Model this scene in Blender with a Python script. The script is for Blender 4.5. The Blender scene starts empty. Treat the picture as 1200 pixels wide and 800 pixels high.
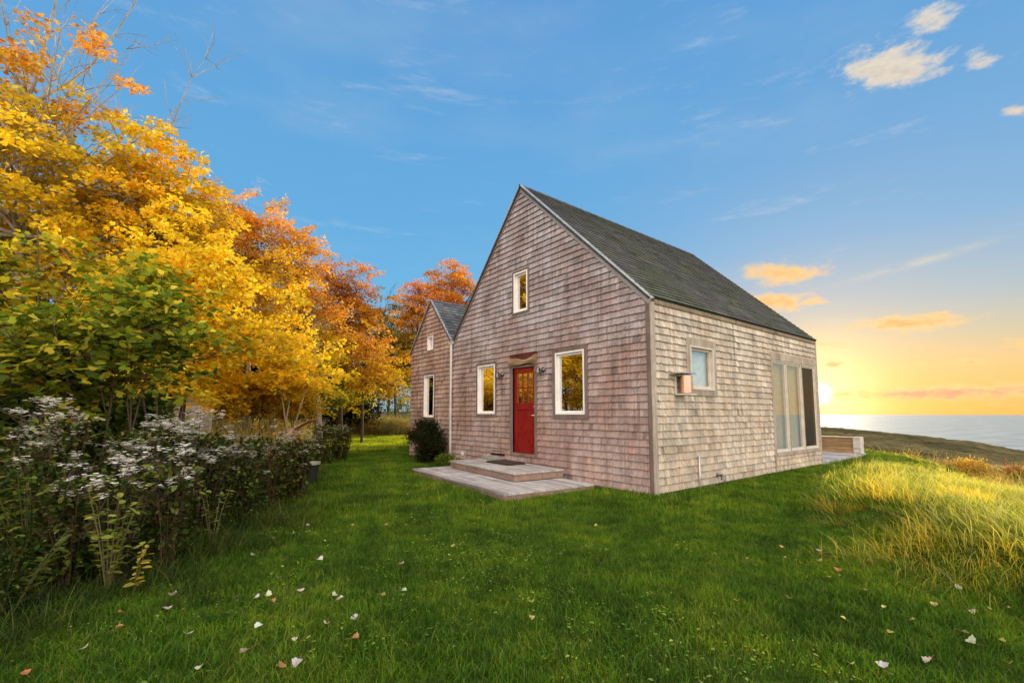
import bpy, math, random
import numpy as np
from math import radians as R, sin, cos, pi
random.seed(7); rng = np.random.default_rng(7)
scene = bpy.context.scene
COL = scene.collection
F, PIT, DY = 528.97, 0.0885, 38.06          # lens in 1200 px units, camera pitch, lens shift
EYE = 1.4

# ------------------------------------------------------------------ helpers
def at(px, py, dep):
    """point at a depth (m, along the ground) seen in a direction, for laying out the place"""
    a = (px-600)/F; b = -(py-400-DY)/F
    d = (a, cos(PIT)-b*sin(PIT), sin(PIT)+b*cos(PIT))
    t = dep/d[1]
    return (d[0]*t, dep, d[2]*t+EYE)

def sm(a, b, x):
    t = np.clip((x-a)/(b-a), 0, 1); return t*t*(3-2*t)

def tag(o, label=None, cat=None, group=None, kind=None):
    if label: o['label'] = label
    if cat: o['category'] = cat
    if group: o['group'] = group
    if kind: o['kind'] = kind
    return o

def empty(name, loc=(0, 0, 0), rz=0):
    o = bpy.data.objects.new(name, None); COL.objects.link(o)
    o.location = loc; o.rotation_euler = (0, 0, rz); o.empty_display_size = .2
    return o

class MB:
    """collects polygons with a colour each"""
    def __init__(s): s.v = []; s.f = []; s.c = []
    def poly(s, pts, col=(1, 1, 1)):
        n = len(s.v); s.v += [tuple(p) for p in pts]; s.f.append(tuple(range(n, n+len(pts)))); s.c.append(col)
    def box(s, a, b, col=(1, 1, 1), T=None):
        x0, y0, z0 = a; x1, y1, z1 = b
        P = [(x0,y0,z0),(x1,y0,z0),(x1,y1,z0),(x0,y1,z0),(x0,y0,z1),(x1,y0,z1),(x1,y1,z1),(x0,y1,z1)]
        if T: P = [T(*p) for p in P]
        n = len(s.v); s.v += [tuple(p) for p in P]
        for q in ((0,3,2,1),(4,5,6,7),(0,1,5,4),(1,2,6,5),(2,3,7,6),(3,0,4,7)):
            s.f.append(tuple(n+i for i in q)); s.c.append(col)
    def tube(s, pts, rad, n=8, col=(1, 1, 1), cap=True):
        pts = [np.array(p, float) for p in pts]
        if not hasattr(rad, '__len__'): rad = [rad]*len(pts)
        base = len(s.v); prev = None
        for i, p in enumerate(pts):
            d = pts[min(i+1, len(pts)-1)]-pts[max(i-1, 0)]; d = d/(np.linalg.norm(d)+1e-9)
            if prev is None:
                a = np.array((0, 0, 1.)) if abs(d[2]) < .9 else np.array((1., 0, 0))
                u = np.cross(d, a)
            else: u = prev-d*np.dot(prev, d)
            u /= np.linalg.norm(u)+1e-9; w = np.cross(d, u); prev = u
            for k in range(n):
                t = 2*pi*k/n; q = p+rad[i]*(u*cos(t)+w*sin(t)); s.v.append(tuple(q))
        for i in range(len(pts)-1):
            for k in range(n):
                k2 = (k+1) % n
                s.f.append((base+i*n+k, base+i*n+k2, base+(i+1)*n+k2, base+(i+1)*n+k)); s.c.append(col)
        if cap:
            s.f.append(tuple(base+k for k in reversed(range(n)))); s.c.append(col)
            e = base+(len(pts)-1)*n; s.f.append(tuple(e+k for k in range(n))); s.c.append(col)
    def lathe(s, prof, c=(0, 0, 0), n=20, col=(1, 1, 1), T=None):
        base = len(s.v)
        for r, z in prof:
            for k in range(n):
                p = (c[0]+r*cos(2*pi*k/n), c[1]+r*sin(2*pi*k/n), c[2]+z)
                s.v.append(tuple(T(*p)) if T else p)
        for i in range(len(prof)-1):
            for k in range(n):
                k2 = (k+1) % n
                s.f.append((base+i*n+k, base+i*n+k2, base+(i+1)*n+k2, base+(i+1)*n+k)); s.c.append(col)
    def build(s, name, mat, parent=None, smooth=False, loc=None, bevel=0):
        me = bpy.data.meshes.new(name); me.from_pydata(s.v, [], s.f)
        ca = me.color_attributes.new('Col', 'FLOAT_COLOR', 'CORNER')
        tot = np.array([len(f) for f in s.f]); c = np.array([tuple(k)[:3]+(1,) for k in s.c], np.float32)
        ca.data.foreach_set('color', np.repeat(c, tot, axis=0).ravel())
        if smooth: me.polygons.foreach_set('use_smooth', np.ones(len(s.f), bool))
        me.materials.append(mat); me.update()
        o = bpy.data.objects.new(name, me); COL.objects.link(o)
        if parent: o.parent = parent
        if loc: o.location = loc
        if bevel:
            m = o.modifiers.new('b', 'BEVEL'); m.width = bevel; m.segments = 2; m.limit_method = 'ANGLE'
        return o

def np_mesh(name, V, Fc, C, mat, parent=None):
    """V (n,3), Fc (m,k) one polygon size, C (n,3) vertex colours"""
    me = bpy.data.meshes.new(name); k = Fc.shape[1]
    me.vertices.add(len(V)); me.vertices.foreach_set('co', np.asarray(V, np.float32).ravel())
    me.loops.add(Fc.size); me.loops.foreach_set('vertex_index', Fc.astype(np.int32).ravel())
    me.polygons.add(len(Fc)); me.polygons.foreach_set('loop_start', np.arange(0, Fc.size, k, dtype=np.int32))
    ca = me.color_attributes.new('Col', 'FLOAT_COLOR', 'POINT')
    c4 = np.ones((len(V), 4), np.float32); c4[:, :3] = C; ca.data.foreach_set('color', c4.ravel())
    me.materials.append(mat); me.update(calc_edges=True)
    o = bpy.data.objects.new(name, me); COL.objects.link(o)
    if parent: o.parent = parent
    return o

# ------------------------------------------------------------------ materials
def new_mat(name):
    m = bpy.data.materials.new(name); m.use_nodes = True; nt = m.node_tree; nt.nodes.clear()
    return m, nt
class NT:
    def __init__(s, nt): s.t = nt
    def n(s, typ, **k):
        x = s.t.nodes.new(typ)
        for a, b in k.items():
            if a.startswith('i_'): x.inputs[a[2:].replace('_', ' ')].default_value = b
            else: setattr(x, a, b)
        return x
    def l(s, a, b): s.t.links.new(a, b)
    def val(s, sock, v):
        if hasattr(v, 'default_value') or hasattr(v, 'is_output'): s.l(v, sock)
        else: sock.default_value = v
    def math(s, op, a, b=0., c=None, clamp=False):
        x = s.t.nodes.new('ShaderNodeMath'); x.operation = op; x.use_clamp = clamp
        s.val(x.inputs[0], a); s.val(x.inputs[1], b)
        if c is not None: s.val(x.inputs[2], c)
        return x.outputs[0]
    def mix(s, f, a, b, typ='MIX'):
        x = s.t.nodes.new('ShaderNodeMix'); x.data_type = 'RGBA'; x.blend_type = typ; x.clamp_factor = True
        s.val(x.inputs[0], f)
        for i, v in ((6, a), (7, b)):
            if isinstance(v, tuple): x.inputs[i].default_value = v[:3]+(1,)
            else: s.l(v, x.inputs[i])
        return x.outputs[2]
    def noise(s, vec, scale, detail=4, rough=.55, mp=None):
        if mp: 
            m = s.n('ShaderNodeMapping'); s.l(vec, m.inputs[0]); m.inputs['Scale'].default_value = mp; vec = m.outputs[0]
        x = s.n('ShaderNodeTexNoise'); s.l(vec, x.inputs['Vector'])
        x.inputs['Scale'].default_value = scale; x.inputs['Detail'].default_value = detail; x.inputs['Roughness'].default_value = rough
        return x.outputs['Fac']
    def ramp(s, f, stops, interp='LINEAR'):
        x = s.n('ShaderNodeValToRGB'); x.color_ramp.interpolation = interp; cr = x.color_ramp
        while len(cr.elements) < len(stops): cr.elements.new(.5)
        for e, (p, c) in zip(cr.elements, stops):
            e.position = p; e.color = (tuple(c)+(1,))[:4] if hasattr(c, '__len__') else (c, c, c, 1)
        s.val(x.inputs[0], f); return x.outputs[0]
    def rng(s, v, a, b, c=0., d=1., smooth=True):
        x = s.n('ShaderNodeMapRange'); x.interpolation_type = 'SMOOTHSTEP' if smooth else 'LINEAR'
        s.val(x.inputs[0], v)
        for i, q in enumerate((a, b, c, d)): x.inputs[i+1].default_value = q
        return x.outputs[0]

def wood_mat(name, c1, c2, vertical=True, rough=.85, attr=True, grain=(60, 60, 2.5), bump=.25, streak=.5, spec=.2, stain=(.55,.5,.42)):
    m, nt = new_mat(name); N = NT(nt)
    tc = N.n('ShaderNodeTexCoord').outputs['Object']
    g = N.noise(tc, 1, 5, .6, grain)
    big = N.noise(tc, .9, 4, .6)
    fine = N.noise(tc, 1, 3, .6, tuple(q*.28 for q in grain))
    base = N.mix(N.rng(big, .38, .62), c1, c2)
    base = N.mix(.8, base, N.ramp(N.noise(tc, 1.9, 5, .7), [(.32, .72), (.5, .98), (.68, 1.22)]), 'MULTIPLY')
    base = N.mix(N.rng(fine, .45, .72, 0, streak), base, stain, 'MULTIPLY')
    if vertical: base = N.mix(.7, base, N.ramp(N.noise(tc, 1, 5, .7, tuple(q*.11 for q in grain)), [(.3, (.58,.52,.48)), (.48, (1,1,1)), (.72, (1.12,1.12,1.12))]), 'MULTIPLY')
    base = N.mix(.75, base, N.ramp(g, [(.25, .5), (.7, 1.15)]), 'MULTIPLY')
    if attr:
        a = N.n('ShaderNodeAttribute', attribute_name='Col')
        base = N.mix(1., base, a.outputs['Color'], 'MULTIPLY')
    p = N.n('ShaderNodeBsdfPrincipled'); N.l(base, p.inputs['Base Color'])
    p.inputs['Roughness'].default_value = rough; p.inputs['Specular IOR Level'].default_value = spec
    b = N.n('ShaderNodeBump', i_Strength=bump, i_Distance=.01); N.l(g, b.inputs['Height']); N.l(b.outputs[0], p.inputs['Normal'])
    o = N.n('ShaderNodeOutputMaterial'); N.l(p.outputs[0], o.inputs[0]); return m

def plain_mat(name, col, rough=.6, metal=0., var=.25, scale=8, bump=.1, attr=False, spec=.5):
    m, nt = new_mat(name); N = NT(nt)
    tc = N.n('ShaderNodeTexCoord').outputs['Object']
    n1 = N.noise(tc, scale, 6, .65)
    base = N.mix(1., tuple(col), N.ramp(n1, [(.3, 1-var), (.7, 1+var*.4)]), 'MULTIPLY')
    if attr:
        a = N.n('ShaderNodeAttribute', attribute_name='Col'); base = N.mix(1., base, a.outputs['Color'], 'MULTIPLY')
    p = N.n('ShaderNodeBsdfPrincipled'); N.l(base, p.inputs['Base Color'])
    p.inputs['Metallic'].default_value = metal; p.inputs['Specular IOR Level'].default_value = spec
    N.l(N.rng(n1, .3, .7, max(rough-.12, .03), rough+.1), p.inputs['Roughness'])
    b = N.n('ShaderNodeBump', i_Strength=bump, i_Distance=.005); N.l(N.noise(tc, scale*6, 4), b.inputs['Height']); N.l(b.outputs[0], p.inputs['Normal'])
    o = N.n('ShaderNodeOutputMaterial'); N.l(p.outputs[0], o.inputs[0]); return m

def leaf_mat(name, trans=.45, gloss=.06, tint=(1, 1, 1), var=.0, boost=1.15):
    m, nt = new_mat(name); N = NT(nt)
    a = N.n('ShaderNodeAttribute', attribute_name='Col').outputs['Color']
    c = N.mix(1., a, tint, 'MULTIPLY')
    if var:
        geo = N.n('ShaderNodeNewGeometry').outputs['Position']
        c = N.mix(1., c, N.ramp(N.noise(geo, var, 5, .65), [(.3, (.42,.50,.5)), (.5, (.85,.92,.9)), (.7, (1.75,1.42,.9))]), 'MULTIPLY')
        c = N.mix(N.rng(N.noise(geo, var*.9, 6, .7), .52, .68, 0, .42), c, (.27,.33,.04))
        c = N.mix(1., c, N.ramp(N.noise(geo, var*4.3, 4, .6), [(.32, (.55,.6,.6)), (.68, (1.3,1.2,1.))]), 'MULTIPLY')
    d = N.n('ShaderNodeBsdfDiffuse'); N.l(c, d.inputs[0])
    t = N.n('ShaderNodeBsdfTranslucent'); N.l(N.mix(1., c, (boost, boost*.97, boost*.6), 'MULTIPLY'), t.inputs[0])
    x = N.n('ShaderNodeMixShader'); x.inputs[0].default_value = trans; N.l(d.outputs[0], x.inputs[1]); N.l(t.outputs[0], x.inputs[2])
    g = N.n('ShaderNodeBsdfGlossy'); g.inputs['Roughness'].default_value = .45; g.inputs[0].default_value = (.9, .9, .9, 1)
    y = N.n('ShaderNodeMixShader'); y.inputs[0].default_value = gloss; N.l(x.outputs[0], y.inputs[1]); N.l(g.outputs[0], y.inputs[2])
    o = N.n('ShaderNodeOutputMaterial'); N.l(y.outputs[0], o.inputs[0]); return m

def glass_mat(name, refl=.75, tint=(.9, .93, .9), rough=.01, back=(.5, .5, .5)):
    m, nt = new_mat(name); N = NT(nt)
    t = N.n('ShaderNodeBsdfTransparent'); t.inputs[0].default_value = back+(1,)
    g = N.n('ShaderNodeBsdfGlossy'); g.inputs[0].default_value = tint+(1,); g.inputs['Roughness'].default_value = rough
    tc = N.n('ShaderNodeTexCoord').outputs['Object']
    b = N.n('ShaderNodeBump', i_Strength=.02, i_Distance=.02); N.l(N.noise(tc, 2.5, 2), b.inputs['Height']); N.l(b.outputs[0], g.inputs['Normal'])
    x = N.n('ShaderNodeMixShader'); x.inputs[0].default_value = refl; N.l(t.outputs[0], x.inputs[1]); N.l(g.outputs[0], x.inputs[2])
    o = N.n('ShaderNodeOutputMaterial'); N.l(x.outputs[0], o.inputs[0]); return m

M = {}
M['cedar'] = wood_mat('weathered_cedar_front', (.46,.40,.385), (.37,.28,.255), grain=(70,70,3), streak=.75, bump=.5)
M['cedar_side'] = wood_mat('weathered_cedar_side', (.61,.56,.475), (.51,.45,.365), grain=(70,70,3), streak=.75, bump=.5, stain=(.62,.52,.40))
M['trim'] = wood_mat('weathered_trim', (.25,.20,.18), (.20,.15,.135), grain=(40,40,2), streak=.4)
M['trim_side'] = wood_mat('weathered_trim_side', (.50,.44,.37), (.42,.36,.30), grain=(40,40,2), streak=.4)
M['rake'] = plain_mat('rake_metal', (.30,.29,.28), .45, .35, .3, 4)
M['drip'] = plain_mat('drip_edge_metal', (.62,.62,.62), .35, .6, .2, 5)
M['roof'] = wood_mat('asphalt_roof', (.115,.115,.11), (.10,.112,.078), grain=(30,30,30), streak=.5, rough=.95, bump=.8, stain=(.6,.75,.45))
M['roof2'] = wood_mat('asphalt_roof_wing', (.15,.165,.18), (.12,.14,.14), grain=(30,30,30), streak=.3, rough=.95, bump=.8, stain=(.7,.75,.6))
M['white'] = plain_mat('white_window_paint', (.86,.85,.83), .4, 0, .12, 3)
M['offwhite'] = plain_mat('aged_white_paint', (.62,.58,.50), .5, 0, .2, 5)
M['red'] = plain_mat('red_door_paint', (.23,.010,.008), .32, 0, .18, 3, .15)
M['pipe'] = plain_mat('galvanised_pipe', (.62,.60,.58), .4, .4, .3, 6)
M['dark'] = plain_mat('dark_interior', (.03,.028,.025), .9)
M['inner'] = plain_mat('interior_plaster', (.30,.26,.20), .9)
M['glass'] = glass_mat('window_glass', .72, (1., .97, .90))
M['glass_side'] = glass_mat('window_glass_side', .42, (.98, .98, .93), back=(1.,1.,.97))
M['screen'] = glass_mat('screened_glass', .16, (.8, .7, .5), .2, (.35,.3,.2))
M['curtain'] = plain_mat('curtain_cloth', (.85,.78,.52), .9, attr=True)
M['pale_panel'] = plain_mat('pale_panel_paint', (.9,.92,.88), .9, attr=True)
M['lampm'] = plain_mat('lamp_metal', (.16,.15,.14), .3, .9, .3, 10)
M['copper'] = plain_mat('exhaust_copper', (.62,.42,.30), .28, .9, .3, 10)
M['steel'] = plain_mat('steel', (.65,.65,.63), .3, .9, .3, 10)
M['black'] = plain_mat('black_opening', (.008,.008,.008), .8)
M['mat'] = plain_mat('doormat_fibre', (.055,.035,.025), .95, 0, .5, 40, 1.)
M['stone'] = plain_mat('grey_stone', (.30,.31,.27), .9, 0, .4, 12, .6)
M['conc'] = plain_mat('concrete_foundation', (.38,.33,.26), .95, 0, .35, 4, .6)
M['deck'] = wood_mat('weathered_deck', (.58,.57,.56), (.44,.42,.41), grain=(3,45,45), streak=.6, bump=.5, stain=(.5,.45,.42))
M['riser'] = wood_mat('weathered_riser', (.36,.26,.22), (.30,.21,.17), grain=(3,40,40), streak=.5)
M['bench'] = wood_mat('bench_boards', (.50,.33,.17), (.42,.27,.14), grain=(3,40,30), streak=.4)
M['drift'] = wood_mat('driftwood', (.42,.30,.19), (.30,.20,.12), grain=(4,30,30), streak=.4)
M['barkg'] = wood_mat('pale_grey_bark', (.46,.40,.31), (.32,.27,.20), grain=(12,12,3), streak=.5, bump=.8, attr=False)
M['barkd'] = wood_mat('dark_bark', (.13,.085,.055), (.10,.07,.05), grain=(14,14,3), streak=.5, bump=.8, attr=False)
M['leaf'] = leaf_mat('autumn_leaf', .5, .02, boost=1.3)
M['leafg'] = leaf_mat('green_leaf', .42, .006)
M['grass'] = leaf_mat('lawn_grass_blade', .35, .012, var=1.1)
M['hay'] = leaf_mat('meadow_grass_blade', .62, .01, var=.9, boost=1.3)
M['stalk'] = leaf_mat('weed_stalk', .2, .03)
M['petal'] = leaf_mat('flower_petal', .12, .0)
M['fallen'] = leaf_mat('fallen_leaf_skin', .25, .03)
M['plank'] = wood_mat('orange_plank', (.60,.27,.14), (.5,.22,.11), grain=(3,30,30), streak=.3, attr=False)

# ------------------------------------------------------------------ terrain
_g = np.random.default_rng(3)
_W = [( _g.uniform(0, 2*pi), _g.uniform(.25, 1.6), _g.uniform(0, 6.3)) for _ in range(14)]
def bumps(x, y, k=1.):
    z = 0
    for a, f, ph in _W: z = z+np.sin((x*cos(a)+y*sin(a))*f*k*2+ph)/(1+f*2)
    return z/5.
BX_Y = [-5, 0, 2.5, 4.0, 5.5, 7.2, 8.7, 11, 13.8, 14.8, 30]
BX_X = [4.6, 4.4, 4.0, 3.75, 4.25, 5.2, 6.4, 9.0, 11.9, 12.6, 15]
def meadow_sd(x, y): return x-np.interp(y, BX_Y, BX_X)
BL_Y = [-4, 2.0, 3.0, 4.0, 5.2, 7.2, 10, 14, 18, 23, 27]
BL_X = [-3.2, -3.15, -2.85, -2.75, -2.75, -3.2, -4.35, -5.9, -7.6, -9.9, -12]
def bed_sd(x, y): return np.interp(y, BL_Y, BL_X)-x       # positive inside the wild bed
def H(x, y):
    x = np.asarray(x, float); y = np.asarray(y, float)
    r = np.hypot(x, y); az = np.degrees(np.arctan2(x, np.maximum(y, 1e-3)))
    front = sm(-2, 6, y)
    w = sm(-8, 14, az)*front
    e = .72*x+.69*y
    near = np.exp(-np.maximum(r-40, 0)/60)
    z = .03*bumps(x, y)*sm(1, 4, r)*near
    sd = meadow_sd(x, y)
    jag = sd+.22*np.sin(y*2.1+1.)+.12*np.sin(y*4.7)
    z = z + .24*sm(-.15, .5, jag)*sm(7, 1.2, sd)*sm(-3, 2, y)*sm(12.5, 9, y)
    z = z + .10*np.exp(-((jag-.7)/.4)**2)*sm(-3, 2, y)*sm(12.5, 9, y)
    z = z + (.13*bumps(x+5, y, 1.3)+.05*bumps(x, y+3, 3.))*sm(.3, 2, sd)*near
    z = z - 1.3*sm(6.5, 24, e)*w*sm(-.5, 3, sd)
    f = np.maximum(e-25, 0)
    z = z - np.minimum(f*.075+np.minimum(f, 30)**2*.0006, 150)*w
    z = z + .12*sm(13, 27, y)*(1-w)*near + .012*np.maximum(r-30, 0)*(1-w)*(1-sm(200, 900, r))
    return z

def axis(fine0, fine1, step, far):
    a = list(np.arange(fine0, fine1+1e-6, step)); s = step
    v = fine1
    while v < far: s *= 1.16; v += s; a.append(v)
    v = fine0; s = step
    while v > -far: s *= 1.16; v -= s; a.insert(0, v)
    return np.array(a)
gx = axis(-14, 20, .28, 5000); gy = axis(-1, 30, .28, 5000)
GX, GY = np.meshgrid(gx, gy); GZ = H(GX, GY)
nx, ny = len(gx), len(gy)
V = np.stack([GX, GY, GZ], -1).reshape(-1, 3)
ii = np.arange(nx*ny).reshape(ny, nx)
Fq = np.stack([ii[:-1, :-1], ii[:-1, 1:], ii[1:, 1:], ii[1:, :-1]], -1).reshape(-1, 4)
xs, ys = V[:, 0], V[:, 1]; rr = np.hypot(xs, ys); azs = np.degrees(np.arctan2(xs, np.maximum(ys, .01)))
sd = meadow_sd(xs, ys); bd = bed_sd(xs, ys)
inview = (ys > .6) & (np.abs(azs) < 68)
lx = (xs-2.414)*.6177+(ys-7.748)*-.7864; ly = (xs-2.414)*.7864+(ys-7.748)*.6177   # house coordinates
inhouse = (lx > -9.5) & (lx < .04) & (ly > -.03) & (ly < 11.4)
lawn = (1-sm(.7, 1.5, sd))*(1-sm(-.1, .5, bd))*inview*(~inhouse)*(ys < 29)
att = {}
att['lawn_near'] = lawn*(1-sm(6.5, 9, rr))
att['lawn_far'] = lawn*sm(6, 8.5, rr)
mead = sm(-.55, .15, sd)*inview*(~inhouse)*(1-sm(40, 60, rr))
clump = .75+.6*sm(-.28, .22, bumps(xs*1.7+3, ys*1.7, 1.6)+.5*bumps(xs*3+9, ys*3, 2.))
att['meadow_near'] = mead*(1-sm(11, 15, rr))*clump
att['meadow_far'] = mead*sm(10, 14, rr)
att['fringe'] = (sm(-.35, .1, bd)*(1-sm(1.2, 2.0, bd)) + .25*np.exp(-((bd+.5)/.4)**2))*inview*(ys < 27)
att['bed'] = (.35+1.1*sm(-.25, .25, bumps(xs*1.5, ys*1.5+4, 1.5)))*sm(.35, .9, bd)*(1-sm(5.5, 8, bd))*inview*(ys < 26)*(ys > 2.2)*(1-.62*sm(8, 10, ys))
far_wood = sm(40, 90, rr)
gm_cols = np.zeros((len(V), 3))
gm_cols[:, 0] = np.clip(mead*sm(.8, 1.8, sd)+sm(30, 60, rr), 0, 1); gm_cols[:, 1] = sm(-.1, .6, bd)*(ys > 0)*(rr < 60); gm_cols[:, 2] = far_wood

m, nt = new_mat('ground_soil_and_turf'); N = NT(nt)
a = N.n('ShaderNodeAttribute', attribute_name='Col'); sp = N.n('ShaderNodeSeparateColor'); N.l(a.outputs['Color'], sp.inputs[0])
pos = N.n('ShaderNodeNewGeometry').outputs['Position']
n1 = N.noise(pos, 1.1, 6, .6); n2 = N.noise(pos, 25, 5, .7)
base = N.mix(N.rng(n1, .35, .65), (.03,.07,.006), (.05,.09,.01))
base = N.mix(sp.outputs[0], base, N.mix(N.rng(n1, .4, .6), (.10,.12,.02), (.17,.16,.035)))
base = N.mix(sp.outputs[1], base, (.016,.018,.008))
base = N.mix(sp.outputs[2], base, N.mix(N.rng(N.noise(pos, .05, 6, .7), .4, .6), (.07,.06,.02), (.12,.09,.03)))
base = N.mix(.8, base, N.ramp(n2, [(.3, .5), (.7, 1.2)]), 'MULTIPLY')
p = N.n('ShaderNodeBsdfPrincipled', i_Roughness=.95); N.l(base, p.inputs['Base Color']); p.inputs['Specular IOR Level'].default_value = .1
b = N.n('ShaderNodeBump', i_Strength=.8, i_Distance=.04); N.l(n2, b.inputs['Height']); N.l(b.outputs[0], p.inputs['Normal'])
N.l(p.outputs[0], N.n('ShaderNodeOutputMaterial').inputs[0]); M['ground'] = m
ground = np_mesh('ground', V, Fq, gm_cols, M['ground']); tag(ground, kind='structure')
ground.data.polygons.foreach_set('use_smooth', np.ones(len(Fq), bool))
for k, v in att.items():
    q = ground.data.attributes.new(k, 'FLOAT', 'POINT'); q.data.foreach_set('value', v.astype(np.float32))

# sea
m, nt = new_mat('sea_water'); N = NT(nt)
pos = N.n('ShaderNodeNewGeometry').outputs['Position']
wv = N.noise(pos, 1, 6, .7, (.004, .012, 1))
p = N.n('ShaderNodeBsdfPrincipled', i_Roughness=.75)
p.inputs['Specular IOR Level'].default_value = .015; N.l(N.mix(N.rng(wv, .4, .6), (.25,.29,.30), (.36,.39,.38)), p.inputs['Base Color'])
b = N.n('ShaderNodeBump', i_Strength=.5, i_Distance=8.); N.l(wv, b.inputs['Height']); N.l(b.outputs[0], p.inputs['Normal'])
N.l(p.outputs[0], N.n('ShaderNodeOutputMaterial').inputs[0])
mb = MB(); mb.poly([(-90000,-90000,-130), (90000,-90000,-130), (90000,90000,-130), (-90000,90000,-130)])
tag(mb.build('sea', m), kind='structure')

# wooded headland between the meadow and the sea
m, nt = new_mat('wooded_headland'); N = NT(nt)
pos = N.n('ShaderNodeNewGeometry').outputs['Position']
c = N.mix(N.rng(N.noise(pos, .004, 8, .7), .42, .6), (.085,.075,.035), (.155,.13,.058))  # aerial haze is painted into the hill colours
c = N.mix(.8, c, N.ramp(N.noise(pos, .035, 8, .8), [(.40, .38), (.60, 1.35)]), 'MULTIPLY')
d = N.n('ShaderNodeBsdfDiffuse'); N.l(c, d.inputs[0]); N.l(d.outputs[0], N.n('ShaderNodeOutputMaterial').inputs[0])
def headland():
    azv = np.linspace(5, 70, 240); rs = np.concatenate([np.linspace(300, 1500, 30), np.linspace(1560, 4200, 70)])
    A, RR = np.meshgrid(azv, rs)
    # crest depression angle as seen from the house hill: shallow at the left, deeper to the right
    drop = np.interp(A, [5, 34, 40, 45, 48.6, 55, 70], [.9, 1.25, 1.75, 2.35, 3.1, 4.4, 8.])
    rc = 2300.
    crest = EYE-np.tan(np.radians(drop))*rc*1.0
    lowd = EYE-np.tan(np.radians(7.5))*RR
    t = np.clip((RR-300)/(rc-300), 0, 1)
    zz = np.where(RR < rc, (1-t**.75)*(-70)+(t**.75)*crest, crest-(RR-rc)*.09)
    nz = sum(np.sin(RR*cos(q)*.012*k+A*k*.7*sin(q)+q*5)/k for k, q in ((1,.3),(2,1.3),(3.1,2.),(5.3,.8),(9.1,1.7)))
    zz = zz+nz*2.+rng.normal(0, 1.2, zz.shape)
    X = RR*np.sin(np.radians(A)); Y = RR*np.cos(np.radians(A))
    V = np.stack([X, Y, zz], -1).reshape(-1, 3); i2 = np.arange(A.size).reshape(A.shape)
    Fq = np.stack([i2[:-1, :-1], i2[:-1, 1:], i2[1:, 1:], i2[1:, :-1]], -1).reshape(-1, 4)
    o = np_mesh('headland_hills', V, Fq, np.ones((len(V), 3)), m); tag(o, kind='structure')
headland()

# ------------------------------------------------------------------ house
c0, s0 = cos(-.9051), sin(-.9051)
HX, HY = 2.414, 7.748
def loc2w(x, y, z=0): return (HX+c0*x-s0*y, HY+s0*x+c0*y, z)
house = empty('cottage', (HX, HY, 0), -.9051)
tag(house, 'cedar shingled cottage with steep dark roof, red front door and a small gabled wing', 'house')
W_, L_ = 6.67, 7.68; W2 = 2.74; D2 = 4.2
EZ, RX, RZ = 3.42, -3.54, 6.86
WRX, WRZ = -8.04, 4.95
V3 = lambda *a: np.array(a, float)
class Plane:
    def __init__(s, O, U, V):
        s.O = V3(*O); s.U = V3(*U); s.U /= np.linalg.norm(s.U); s.V = V3(*V); s.V /= np.linalg.norm(s.V); s.N = np.cross(s.U, s.V)
    def __call__(s, u, v, d=0): return tuple(s.O+s.U*u+s.V*v+s.N*d)
FR = Plane((0,0,0), (1,0,0), (0,0,1)); SD = Plane((0,0,0), (0,1,0), (0,0,1))
BK = Plane((0,L_,0), (-1,0,0), (0,0,1))
def subtract(rects, hole):
    out = []
    a0, a1, b0, b1 = hole
    for (u0, u1, v0, v1) in rects:
        if a1 <= u0 or a0 >= u1 or b1 <= v0 or b0 >= v1: out.append((u0, u1, v0, v1)); continue
        if u0 < a0: out.append((u0, a0, v0, v1))
        if u1 > a1: out.append((a1, u1, v0, v1))
        m0, m1 = max(u0, a0), min(u1, a1)
        if v0 < b0: out.append((m0, m1, v0, b0))
        if v1 > b1: out.append((m0, m1, b1, v1))
    return out
def clip(poly, lines):
    """keep the side a*u+b*v<=c"""
    for a, b, c in lines:
        out = []
        for i in range(len(poly)):
            p, q = poly[i], poly[(i+1) % len(poly)]
            fp, fq = a*p[0]+b*p[1]-c, a*q[0]+b*q[1]-c
            if fp <= 0: out.append(p)
            if (fp < 0 < fq) or (fq < 0 < fp):
                t = fp/(fp-fq); out.append((p[0]+t*(q[0]-p[0]), p[1]+t*(q[1]-p[1])))
        poly = out
        if len(poly) < 3: return []
    return poly
def area(p): return abs(sum(p[i][0]*p[(i+1) % len(p)][1]-p[(i+1) % len(p)][0]*p[i][1] for i in range(len(p))))/2
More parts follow.
